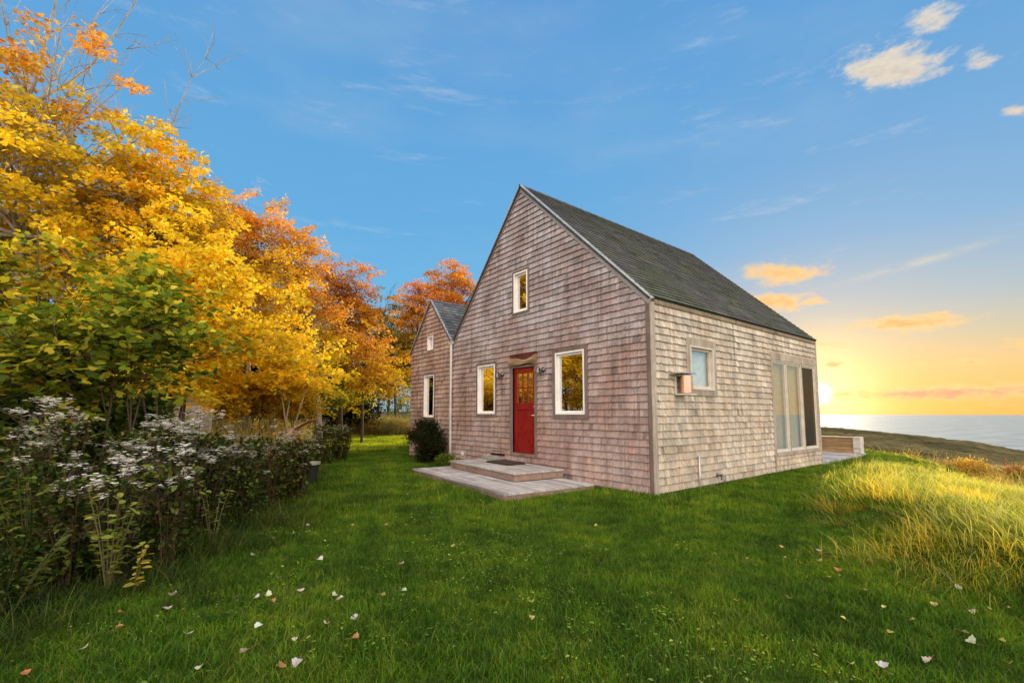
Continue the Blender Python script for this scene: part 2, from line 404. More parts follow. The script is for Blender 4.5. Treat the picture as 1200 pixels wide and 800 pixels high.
def shingles(mb, P, u0, u1, v0, v1, course, wmin, wmax, thick, holes=(), lines=(), seed=1, jit=.004, tone=.22, drift=None, gap=.0009):
    r = random.Random(seed); v = v0; row = 0
    while v < v1-.01:
        vt = min(v+course, v1); u = u0-r.uniform(0, wmax)*0
        rowtone = r.uniform(.95, 1.05)
        while u < u1-1e-4:
            w = r.uniform(wmin, wmax); 
            if r.random() < .15: w *= .6
            ub = min(u+w, u1)
            if u1-ub < .03: ub = u1
            dv = r.uniform(-jit, jit) if v > v0+.01 else 0
            t = thick*r.uniform(.93, 1.07)
            k = rowtone*(1-tone/2+tone*r.random())
            if r.random() < .06: k *= r.uniform(.62, .85)
            if r.random() < .04: k *= 1.12
            hue = r.uniform(-.045, .045)
            col = (k*(1+hue), k, k*(1-hue))
            if drift: q = drift((u+ub)/2, v); col = tuple(a*b for a, b in zip(col, q))
            rects = [(u+gap, ub-gap, v+dv, vt)]
            for h in holes: rects = subtract(rects, h)
            for (a0, a1, b0, b1) in rects:
                if a1-a0 < .004 or b1-b0 < .004: continue
                pl = clip([(a0, b0), (a1, b0), (a1, b1), (a0, b1)], lines)
                if not pl or area(pl) < 2e-5: continue
                dd = lambda z: .003+t*(1-(z-v)/course)
                mb.poly([P(p[0], p[1], dd(p[1])) for p in pl], col)
                dark = tuple(.16*x for x in col)  # undersides coloured dark to paint a deeper shadow line under each course
                for i in range(len(pl)):
                    p, q = pl[i], pl[(i+1) % len(pl)]
                    if abs(p[1]-q[1]) < 1e-6 and abs(p[1]-b0) < 1e-6:      # butt
                        mb.poly([P(p[0], p[1], 0.), P(q[0], q[1], 0.), P(q[0], q[1], dd(q[1])), P(p[0], p[1], dd(p[1]))], dark)
                    elif abs(p[0]-q[0]) < 1e-6:
                        mb.poly([P(p[0], p[1], 0.), P(q[0], q[1], 0.), P(q[0], q[1], dd(q[1])), P(p[0], p[1], dd(p[1]))], tuple(.6*x for x in col))
            u = ub
        v = vt; row += 1
def backing(mb, P, u0, u1, v0, v1, holes=(), lines=(), d=0., col=(.25, .25, .25)):
    rects = [(u0, u1, v0, v1)]
    for h in holes: rects = subtract(rects, h)
    for r_ in rects:
        a0, a1, b0, b1 = r_
        pl = clip([(a0, b0), (a1, b0), (a1, b1), (a0, b1)], lines)
        if pl: mb.poly([P(p[0], p[1], d) for p in pl], col)

def win(name, P, u0, u1, z0, z1, glass='glass', frame='white', cas=.09, casmat='trim', fw=.055, sash=.03, head=None, deep=.05, pd=.045, pr=.042):
    """window > pane, casing ; returns the hole incl. casing"""
    mb = MB(); T = lambda u, v, d: P(u, v, d)
    def ring(mb, a0, a1, b0, b1, w, d0, d1, wt=None, wb=None):
        wt = wt or w; wb = wb or w
        mb.box((a0, b0, d0), (a0+w, b1, d1), T=T); mb.box((a1-w, b0, d0), (a1, b1, d1), T=T)
        mb.box((a0+w, b1-wt, d0), (a1-w, b1, d1), T=T); mb.box((a0+w, b0, d0), (a1-w, b0+wb, d1), T=T)
    ring(mb, u0, u1, z0, z1, fw*.62, -.07, pr)
    ring(mb, u0+fw*.62+.001, u1-fw*.62-.001, z0+fw*.62+.001, z1-fw*.62-.001, fw*.55+sash*.4, -.06, -deep*.25 if pd > .02 else -.004)
    o = mb.build(name, M[frame], house, bevel=.003)
    g = MB(); i = fw*1.0
    g.poly([P(u0+i, z0+i, -pd), P(u1-i, z0+i, -pd), P(u1-i, z1-i, -pd), P(u0+i, z1-i, -pd)])
    g.build('pane', M[glass], o)
    c = MB(); h = head or cas
    c.box((u0-cas, z0-cas, 0), (u0-.001, z1+h, .032), col=(.95,.95,.95), T=T); c.box((u1+.001, z0-cas, 0), (u1+cas, z1+h, .032), T=T)
    c.box((u0-.001, z1+.001, 0), (u1+.001, z1+h, .0315), col=(.9,.9,.9), T=T); c.box((u0-.001, z0-cas, 0), (u1+.001, z0-.001, .0315), col=(.85,.85,.85), T=T)
    c.build('casing', M[casmat], o)
    return (u0-cas, u1+cas, z0-cas, z1+h), (u0, u1, z0, z1)

fh = []; fo = []       # shingle holes, wall openings on the front
for (a, b_, c_, d_, cs) in ((-2.375,-1.545,1.39,2.695,.095), (-5.34,-4.57,1.40,2.66,.07), (-3.80,-3.29,3.81,4.78,.06),
                       (-8.40,-7.74,1.295,2.615,.04), (-8.21,-7.83,3.39,3.83,.02)):
    h, o_ = win('window', FR, a, b_, c_, d_, cas=cs); fh.append(h); fo.append(o_)
sh_, so_ = [], []
h, o_ = win('window', SD, 1.18, 2.04, 1.86, 2.70, glass='glass_side', frame='offwhite', cas=.11, casmat='trim_side', head=.15); sh_.append(h); so_.append(o_)
for i, (a, b_) in enumerate(((4.80,5.62), (5.64,6.56), (6.58,7.50))):
    h, o_ = win('tall_window', SD, a, b_, .49, 2.70, glass='screen' if i == 2 else 'glass_side', frame='offwhite', cas=.004, casmat='trim_side', fw=.05, pd=.012, pr=.022); so_.append(o_)
mb = MB(); T = lambda u, v, d: SD(u, v, d)
mb.box((4.70,.37,0), (4.794,2.88,.033), T=T); mb.box((7.505,.37,0), (7.56,2.88,.033), T=T); mb.box((4.795,2.706,0), (7.504,2.88,.0325), T=T)
mb.box((4.795,.42,0), (7.504,.484,.045), T=T); mb.box((4.70,.05,0), (4.76,.368,.033), T=T)
mb.build('window_surround', M['trim_side'], house); sh_.append((4.70,7.56,.42,2.88)); sh_.append((4.70,4.76,.0,.5))

dx0, dx1, dz0, dz1 = -3.90, -3.04, .485, 2.515
fh.append((dx0-.07, dx1+.07, dz0-.05, dz1+.30)); fo.append((dx0, dx1, dz0, dz1))
# front wall
gl = [(-(RZ-EZ), (RX+W_)*1., 0), ]   # replaced below
def above_line(p, q):
    """half plane below the line p->q (left to right)"""
    (x0, z0), (x1, z1) = p, q; a = -(z1-z0); b = (x1-x0); return (a, b, a*x0+b*z0)
mainL = above_line((-W_, EZ), (RX, RZ)); mainR = above_line((RX, RZ), (0, EZ))
wL = above_line((-W_-W2, EZ), (WRX, WRZ)); wR = above_line((WRX, WRZ), (-W_, EZ))
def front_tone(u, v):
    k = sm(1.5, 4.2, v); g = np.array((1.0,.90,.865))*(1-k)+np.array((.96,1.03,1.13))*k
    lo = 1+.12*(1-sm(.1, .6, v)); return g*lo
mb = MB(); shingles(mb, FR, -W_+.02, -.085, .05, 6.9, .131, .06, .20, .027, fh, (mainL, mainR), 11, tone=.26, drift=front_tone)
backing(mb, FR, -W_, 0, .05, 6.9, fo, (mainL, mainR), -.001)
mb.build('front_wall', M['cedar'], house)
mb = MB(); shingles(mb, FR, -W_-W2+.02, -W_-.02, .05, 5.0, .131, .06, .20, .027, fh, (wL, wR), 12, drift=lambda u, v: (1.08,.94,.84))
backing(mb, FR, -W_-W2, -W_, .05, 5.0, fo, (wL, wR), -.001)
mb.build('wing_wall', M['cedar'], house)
def side_tone(u, v):
    return np.array((1., 1., 1.))*(1.+.10*sm(0, 6, u))*np.array((1., 1.-.02*sm(2.5, .8, v), 1.-.05*sm(2.5, .5, v)))
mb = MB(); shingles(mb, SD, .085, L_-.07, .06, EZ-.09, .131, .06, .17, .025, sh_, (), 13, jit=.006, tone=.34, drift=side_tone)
backing(mb, SD, 0, L_, .05, EZ, so_, (), -.001)
mb.build('side_wall', M['cedar_side'], house)
# rear and inner walls, left wing wall
mb = MB(); 
backing(mb, BK, 0, W_, .05, 6.9, (), (above_line((0, EZ), (-RX, RZ)), above_line((-RX, RZ), (W_, EZ))))
mb.poly([(-W_-W2, D2, .05), (-W_-W2, 0, .05), (-W_-W2, 0, EZ), (-W_-W2, D2, EZ)], (.8,.8,.8))
mb.poly([(-W_, D2, .05), (-W_-W2, D2, .05), (-W_-W2, D2, EZ), (WRX, D2, WRZ), (-W_, D2, EZ)], (.8,.8,.8))
mb.poly([(-W_, L_, .05), (-W_, D2, .05), (-W_, D2, EZ), (-W_, L_, EZ)], (.8,.8,.8))
mb.build('rear_wall', M['cedar'], house)
mb = MB(); mb.box((-W_+.05,.08,.40), (-.05,L_-.08,.46)); mb.box((-W_+.1,3.2,.46), (-.06,3.3,2.9)); mb.build('interior_partition', M['inner'], house)
# white curtain behind the first tall window
mb = MB()
for k in range(56): mb.box((-.16+.02*(k % 2), 4.82+k*.031, .5), (-.14+.02*(k % 2), 4.8505+k*.031, 2.69), (1, 1, .95) if 3 < k % 28 < 9 else (.62, .66, .58))
mb.build('curtain', M['curtain'], house)
mb = MB(); mb.box((-.13, 1.20, 1.87), (-.12, 2.02, 2.69), (.85,.95,1.)); mb.build('added_pale_panel', M['pale_panel'], house)  # added panel, pales the pane as a sky reflection would

# corner boards, foundation, eave trim
mb = MB(); mb.box((-.085, -.028, .04), (.0, .0, EZ-.01), (.9,.88,.86)); mb.build('corner_board', M['trim'], house, bevel=.002)
mb = MB(); mb.box((.0, -.028, .04), (.027, .085, EZ-.06)); mb.build('corner_board', M['trim_side'], house, bevel=.002)
mb = MB(); mb.box((.0, L_-.07, .04), (.027, L_+.02, EZ-.06)); mb.build('corner_board', M['trim_side'], house, bevel=.002)
mb = MB(); mb.box((-W_-W2+.03, .03, -.4), (-W_, D2-.03, .06)); mb.box((-W_+.001, .03, -.4), (-.03, L_-.03, .062)); mb.build('foundation', M['conc'], house)
mb = MB(); mb.box((.0, .085, EZ-.085), (.03, L_, EZ-.01), (.62,.58,.5)); mb.build('frieze_board', M['trim_side'], house)

# roofs
def slope(P, y0, y1, length, mat, name, seed, course=.142, tone=.35, moss=True):
    mb = MB()
    dr = (lambda u, v: (1, 1+.10*sin(v*9+u), 1)) if moss else None
    shingles(mb, P, y0, y1, 0, length, course, .14, .34, .013, (), (), seed, jit=.004, tone=tone, gap=.002, drift=dr)
    mb.box((y0, 0, -.06), (y1, length, -.002), (.6,.6,.6), T=lambda u, v, d: P(u, v, d))
    return mb.build(name, M[mat], house)
def slen(a, b): return math.hypot(a[0]-b[0], a[1]-b[1])
oh = .05
def sl_plane(ex, ez, rx, rz, right):
    dx, dz = rx-ex, rz-ez; l = math.hypot(dx, dz); ux, uz = dx/l, dz/l
    O = (ex-ux*oh, 0, ez-uz*oh+.065)
    return Plane(O, (0, 1, 0) if right else (0, -1, 0), (ux, 0, uz)), l+oh
P, l = sl_plane(0, EZ, RX, RZ, True); slope(P, -.055, L_+.06, l, 'roof', 'roof_slope', 21)
P, l = sl_plane(-W_, EZ, RX, RZ, False); slope(P, -L_-.06, .055, l-.02, 'roof', 'roof_slope', 22)
P, l = sl_plane(-W_, EZ, WRX, WRZ, True); slope(P, -.045, D2, l, 'roof2', 'wing_roof_slope', 23)
P, l = sl_plane(-W_-W2, EZ, WRX, WRZ, False); slope(P, -D2, .045, l-.02, 'roof2', 'wing_roof_slope', 24)
mb = MB(); zz = RZ+.075
for k in range(26):
    y0 = -.055+k*.3
    for sgn, (dx_, dz_) in ((1, (.13, -.126)), (-1, (-.13, -.142))):
        if sgn > 0: mb.poly([(RX, y0, zz+.022), (RX+dx_, y0, zz+dz_+.016), (RX+dx_, y0+.31, zz+dz_+.010), (RX, y0+.31, zz+.014)], (.8+.2*random.random(),)*3)
        else: mb.poly([(RX, y0+.31, zz+.014), (RX+dx_, y0+.31, zz+dz_+.010), (RX+dx_, y0, zz+dz_+.016), (RX, y0, zz+.022)], (.8,)*3)
mb.build('ridge_cap', M['roof'], house)
def rake(p, q, y, w=.10, name='rake_board', drip=True, mat='rake', dark=1.):
    (x0, z0), (x1, z1) = p, q; l = math.hypot(x1-x0, z1-z0); U = V3(x1-x0, 0, z1-z0)/l; Nn = V3(-U[2], 0, U[0])
    if Nn[2] < 0: Nn = -Nn
    T = lambda a, b, c: tuple(V3(x0, 0, z0)+U*a+Nn*c+V3(0, b, 0))
    mb = MB(); mb.box((-.03, y-.03, -w*.75), (l+.0, y, w*.25), (dark,)*3, T=T)
    o = mb.build(name, M[mat], house)
    if drip:
        d = MB(); d.box((-.05, y-.052, w*.25+.001), (l+.01, y, w*.25+.030), T=T); d.build('drip_edge', M['drip'], o)
rake((-W_+.02, EZ), (RX, RZ+.02), -.002, .10, mat='trim'); rake((0.02, EZ-.02), (RX, RZ+.022), -.004, .11)
rake((-W_-W2, EZ), (WRX, WRZ), -.002, .08, mat='trim', dark=.8); rake((-W_-.02, EZ+.03), (WRX, WRZ+.01), -.004, .08, mat='trim')

# door
door = MB(); T = lambda u, v, d: FR(u, v, d)
a0, a1, b0, b1 = dx0+.035, dx1-.035, dz0+.02, dz1-.03; st = .11; dd = -.035
g0, g1 = 1.66, 2.36          # glazed zone
w = a1-a0
door.box((a0, b0, -.08), (a0+st, b1, dd), T=T); door.box((a1-st, b0, -.08), (a1, b1, dd), T=T)
door.box((a0+st, b1-.13, -.08), (a1-st, b1, dd), T=T); door.box((a0+st, 1.50, -.08), (a1-st, g0, dd), T=T); door.box((a0+st, b0, -.08), (a1-st, b0+.24, dd), T=T)
door.box((a0+st, b0+.24, -.08), (a1-st, 1.50, -.055), T=T)
for k in (1, 2): x = a0+st+(w-2*st)*k/3; door.box((x-.013, g0, -.078), (x+.013, b1-.13, dd-.004), T=T)
zc = (g0+b1-.13)/2; door.box((a0+st, zc-.013, -.077), (a1-st, zc+.013, dd-.005), T=T)
dr = door.build('door', M['red'], house, bevel=.004)
g = MB(); g.poly([FR(a0+st, g0, -.06), FR(a1-st, g0, -.06), FR(a1-st, b1-.13, -.06), FR(a0+st, b1-.13, -.06)]); g.build('pane', M['glass'], dr)
k = MB(); hx = a1-.055
k.lathe([(.0,0),(.026,0),(.028,.008),(.02,.02),(.0,.022)], T=lambda x, y, z: FR(hx+x, 1.57+y, dd+z))
k.build('deadbolt', M['steel'], dr, smooth=True)
k = MB(); k.lathe([(.0,0),(.027,0),(.027,.008),(.010,.012),(.010,.05),(.0,.052)], T=lambda x, y, z: FR(hx+x, 1.37+y, dd+z))
k.tube([FR(hx, 1.37, dd+.045), FR(hx-.05, 1.372, dd+.05), FR(hx-.12, 1.366, dd+.045)], [.010, .009, .007])
k.build('handle', M['steel'], dr, smooth=True)
fr = MB()
fr.box((dx0-.07, dz0-.05, 0), (dx0+.03, dz1+.01, .026), T=T); fr.box((dx1-.03, dz0-.05, 0), (dx1+.07, dz1+.01, .026), T=T)
fr.box((dx0+.03, dz1-.028, -.08), (dx1-.03, dz1+.01, .0255), T=T); fr.box((dx0+.03, dz0-.05, -.08), (dx1-.03, dz0+.015, .04), (1.3,1.2,1.1), T=T)
fr.build('door_frame', M['trim'], house, bevel=.003)
mb = MB(); mb.box((dx0-.07, dz1+.012, 0), (dx1+.07, dz1+.29, .02), (.55,.2,.13), T=T); mb.build('door_header', M['trim'], house)
# driftwood piece, wavy log leaning in the header
mb = MB(); n = 26
for i in range(n):
    pass
ring = []; N1 = 12
for i in range(n+1):
    t = i/n; u = dx0-.075+t*(dx1-dx0+.15)
    h_ = .075+.03*sin(t*7.)+.035*(t > .6)*(t-.6)*2+.02*(t < .15); zc_ = dz1+.10+.012*sin(t*9)
    ring.append([FR(u, zc_+h_*sin(2*pi*k/N1)*(1+.1*sin(5*t+k)), .045+.035*cos(2*pi*k/N1)) for k in range(N1)])
for i in range(n):
    for k in range(N1):
        k2 = (k+1) % N1; tt = i/n; cc = (1.25-.5*abs(sin(tt*4+k*.4)),)*3
        mb.poly([ring[i][k], ring[i+1][k], ring[i+1][k2], ring[i][k2]][::-1], cc)
mb.poly(ring[0]); mb.poly(ring[-1][::-1]); mb.build('driftwood_lintel', M['drift'], house, smooth=True)
# wall lamps
for lx_ in (-4.30, -2.80):
    mb = MB(); zl = 2.37
    mb.lathe([(0,0),(.06,0),(.06,.02),(.03,.03),(.02,.06),(0,.06)], T=lambda x, y, z: FR(lx_+.04+x, zl+y, .018+z), n=16)
    mb.tube([FR(lx_+.04, zl, .05), FR(lx_+.03, zl+.005, .10), FR(lx_-.0, zl-.01, .13)], .012)
    o = mb.build('wall_lamp', M['lampm'], house, smooth=True)
    s_ = MB(); s_.lathe([(.02,.075),(.035,.07),(.045,.03),(.058,-.06),(.060,-.075),(.052,-.07)], T=lambda x, y, z: FR(lx_+x-.02, zl-.01+z*.95, .13+y), n=18)
    s_.build('lamp_shade', M['lampm'], o, smooth=True)
# downspout with gutter corner
mb = MB(); xd = -W_-.0
mb.tube([(xd, -.06, 3.42), (xd, -.065, 3.30), (xd, -.06, .30), (xd, -.06, .16), (xd-.02, -.16, .10)], .045, 10)
for z in (2.9, 1.7, .6): mb.box((xd-.055, -.075, z), (xd+.055, .0, z+.03))
mb.build('downspout', M['pipe'], house, smooth=False)
mb = MB(); mb.box((xd-.12, -.09, 3.40), (xd+.10, .0, 3.50)); mb.build('gutter_end', M['pipe'], house, bevel=.005)
# small fittings on the walls
mb = MB(); mb.box((-4.74,.385,.0), (-4.18,.50,.021), T=T); mb.build('crawlspace_vent', M['black'], house)
mb = MB(); mb.box((-6.11,.28,0), (-6.02,.37,.045), T=T); mb.build('outlet_box', M['white'], house, bevel=.006)
TS = lambda u, v, d: SD(u, v, d)
mb = MB(); mb.lathe([(.0,-.155),(.115,-.155),(.115,.155),(0,.155)], T=lambda x, y, z: SD(.80+x, 1.93+z, .15+y), n=24)
ob = mb.build('exhaust_vent', M['copper'], house, smooth=False)
mb = MB(); mb.box((.50,2.105,.02), (.98,2.125,.26), T=lambda u, v, d: SD(u, v+d*.06-.0, d)); mb.build('hood', M['steel'], ob)
mb = MB(); mb.box((.64,1.74,.02), (.96,1.765,.26), T=TS); mb.box((.64,1.765,.02), (.66,2.10,.05), T=TS); mb.box((.66,2.085,.02), (.94,2.1,.2), T=TS); mb.build('bracket', M['offwhite'], ob)
mb = MB(); mb.tube([SD(1.335, -.25, .05), SD(1.335, .62, .05)], .016, 10); mb.tube([SD(1.335,.60,.0), SD(1.335,.60,.06)], .01, 8); mb.build('conduit_pipe', M['pipe'], house, smooth=True)
mb = MB(); mb.lathe([(0,0),(.04,0),(.04,.012),(.015,.015),(.015,.08),(.022,.085),(.022,.10),(0,.10)], T=lambda x, y, z: SD(2.02+x, .215+y, .018+z), n=14)
mb.tube([SD(2.02,.215,.09), SD(2.02,.17,.11), SD(2.02,.13,.11)], .012); mb.tube([SD(1.975,.235,.12), SD(2.065,.235,.12)], .008)
mb.build('tap', M['lampm'], house, smooth=True)

# ------------------------------------------------------------------ steps (slightly askew to the house)
def platform(name, pts, z0, z1, parent, board=.14, over=.02, seed=3):
    """pts: left-front, right-front, depth ; boards run along the front"""
    (xl, yl), (xr, yr), dep = pts
    U = V3(xr-xl, yr-yl, 0); Wd = np.linalg.norm(U); U /= Wd; Vv = V3(-U[1], U[0], 0)
    T = lambda u, v, d: tuple(V3(xl, yl, 0)+U*u+Vv*v+V3(0, 0, d))
    r = random.Random(seed); mb = MB(); v = -over
    while v < dep-.02:
        b_ = min(v+board-.006, dep); k = r.uniform(.8, 1.12); dz = r.uniform(-.002, .002); cut = r.uniform(.3, .7)*Wd
        kk = r.uniform(.8, 1.12)
        mb.box((-over+r.uniform(-.004,.004), v, z1-.032+dz), (cut-.002, b_, z1+dz), (k, k*r.uniform(.96,1.02), k*.98), T=T)
        mb.box((cut+.002, v, z1-.032+dz*.3), (Wd+over+r.uniform(-.004,.004), b_, z1+dz*.3), (kk, kk, kk*.98), T=T); v += board
    top = mb.build(name, M['deck'], parent)
    rb = MB(); rb.box((0, 0, z0), (Wd, .03, z1-.034), T=T); rb.box((.0, .031, z0), (.03, dep, z1-.034), T=T); rb.box((Wd-.03, .031, z0), (Wd, dep, z1-.034), T=T)
    rb.build('riser', M['riser'], top)
    return top, T
steps = empty('porch_steps', (HX, HY, 0), -.9051)
tag(steps, 'two tier grey weathered wooden porch step in front of the red door', 'steps')
platform('lower_step', ((-5.12,-1.93), (-1.19,-2.28), 1.9), -.05, .145, steps, seed=4)
platform('upper_step', ((-4.76,-1.17), (-2.03,-1.42), 1.16), .16, .315, steps, seed=5)
mt = MB(); q = loc2w(-3.45, -.55)
for i in range(2):
    mt.box((-.42+.02*i, -.25+.02*i, .018*i), (.42-.02*i, .25-.02*i, .018*(i+1)), (1-.3*i,)*3)
o = mt.build('doormat', M['mat'], loc=(q[0], q[1], .320)); o.rotation_euler = (0, 0, -.9051-.06)
tag(o, 'dark brown doormat lying on the upper step before the red door', 'doormat')
mt = MB(); q = loc2w(-4.38, -.24)
mt.box((-.32, -.11, 0), (.32, .11, .035)); mt.box((-.28, -.09, .0351), (.28, .09, .05), (1.1,)*3)
o = mt.build('stone_slab', M['stone'], loc=(q[0], q[1], .320), bevel=.01); o.rotation_euler = (0, 0, -.92)
tag(o, 'flat grey slab on the upper step below the black wall vent', 'slab')

# rear deck with bench
deck = empty('rear_deck', (HX, HY, 0), -.9051); tag(deck, 'low grey wooden deck at the far right corner of the cottage', 'deck')
mb = MB(); r = random.Random(9); v = L_+.03
while v < 11.6:
    k = r.uniform(.85, 1.1); mb.box((-5., v, .085), (.02, v+.134, .12), (k, k, k)); v += .14
mb.build('deck_boards', M['deck'], deck)
mb = MB(); mb.box((-.02, L_+.03, -.35), (.01, 11.6, .083), (1.2,1.2,1.2)); mb.build('fascia_board', M['deck'], deck)
bench = empty('deck_bench', (HX, HY, 0), -.9051); tag(bench, 'built in wooden bench wall at the seaward edge of the rear deck', 'bench')
mb = MB()
for k in range(3): mb.box((-4.5, 11.28, .125+k*.165), (-.22, 11.31, .125+k*.165+.157), (1-.06*k, 1-.06*k, 1-.06*k))
mb.build('back_panel', M['bench'], bench)
mb = MB(); mb.box((-4.5, 11.25, .625), (-.2, 11.6, .65)); mb.build('seat', M['bench'], bench)
mb = MB(); mb.box((-.22, 11.24, .122), (-.02, 11.58, .66), (1.5,1.5,1.45)); mb.build('end_post', M['deck'], bench, bevel=.004)

# ------------------------------------------------------------------ leaves and trees
KITE = (np.array([(0,0,0),(.38,.45,.10),(0,1,0),(-.38,.45,.10)]), np.array([(0,1,2,3)]))
LOBED = (np.array([(0,0,0),(.30,.12,.03),(.62,.42,.10),(.30,.50,.05),(.34,.85,.02),(0,1.0,-.05),(-.34,.85,.02),(-.30,.50,.05),(-.62,.42,.10),(-.30,.12,.03)]),
         np.array([(0,1,2,3),(0,3,4,5),(0,5,6,7),(0,7,8,9)]))
OVAL = (np.array([(0,0,0),(.22,.3,.06),(.2,.7,.04),(0,1,-.04),(-.2,.7,.04),(-.22,.3,.06)]), np.array([(0,1,2,3),(0,3,4,5)]))
def scatter_leaves(name, mat, C, D, Nn, S, K, tmpl, parent=None):
    """C centres, D directions, Nn normals, S sizes, K colours"""
    tv, tf = tmpl; n = len(C)
    D = D/np.linalg.norm(D, axis=1, keepdims=True); X = np.cross(D, Nn); X /= np.linalg.norm(X, axis=1, keepdims=True)+1e-9; Z = np.cross(X, D)
    V = C[:, None, :]+S[:, None, None]*(tv[None, :, 0:1]*X[:, None, :]+tv[None, :, 1:2]*D[:, None, :]+tv[None, :, 2:3]*Z[:, None, :])
    Fc = (tf[None]+(np.arange(n)*len(tv))[:, None, None]).reshape(-1, tf.shape[1])
    return np_mesh(name, V.reshape(-1, 3), Fc, np.repeat(K, len(tv), axis=0), mat, parent)

def palette(cols, n, r, spread=.12):
    cols = np.array(cols); idx = r.integers(0, len(cols), n); c = cols[idx]*(1+r.normal(0, spread, (n, 1)))
    return np.clip(c*(1+r.normal(0, .05, (n, 3))), .003, .95)

YEL = [(.95,.66,.03), (.95,.74,.05), (.93,.58,.03), (.78,.62,.04)]
GOLD = [(.93,.56,.03), (.94,.65,.04), (.78,.56,.05), (.90,.47,.03)]
ORA = [(.78,.36,.045), (.82,.43,.06), (.70,.29,.04), (.80,.48,.08)]
RED = [(.66,.18,.035), (.72,.25,.045), (.70,.30,.05)]
OLV = [(.22,.18,.03), (.36,.27,.04), (.16,.15,.03), (.45,.25,.04)]
GRN = [(.11,.17,.02), (.16,.23,.025), (.22,.26,.03), (.08,.13,.02)]
YGR = [(.32,.38,.03), (.46,.45,.04), (.22,.30,.03), (.60,.50,.05), (.15,.22,.02)]
DRK = [(.022,.035,.012), (.03,.042,.014), (.045,.042,.014)]

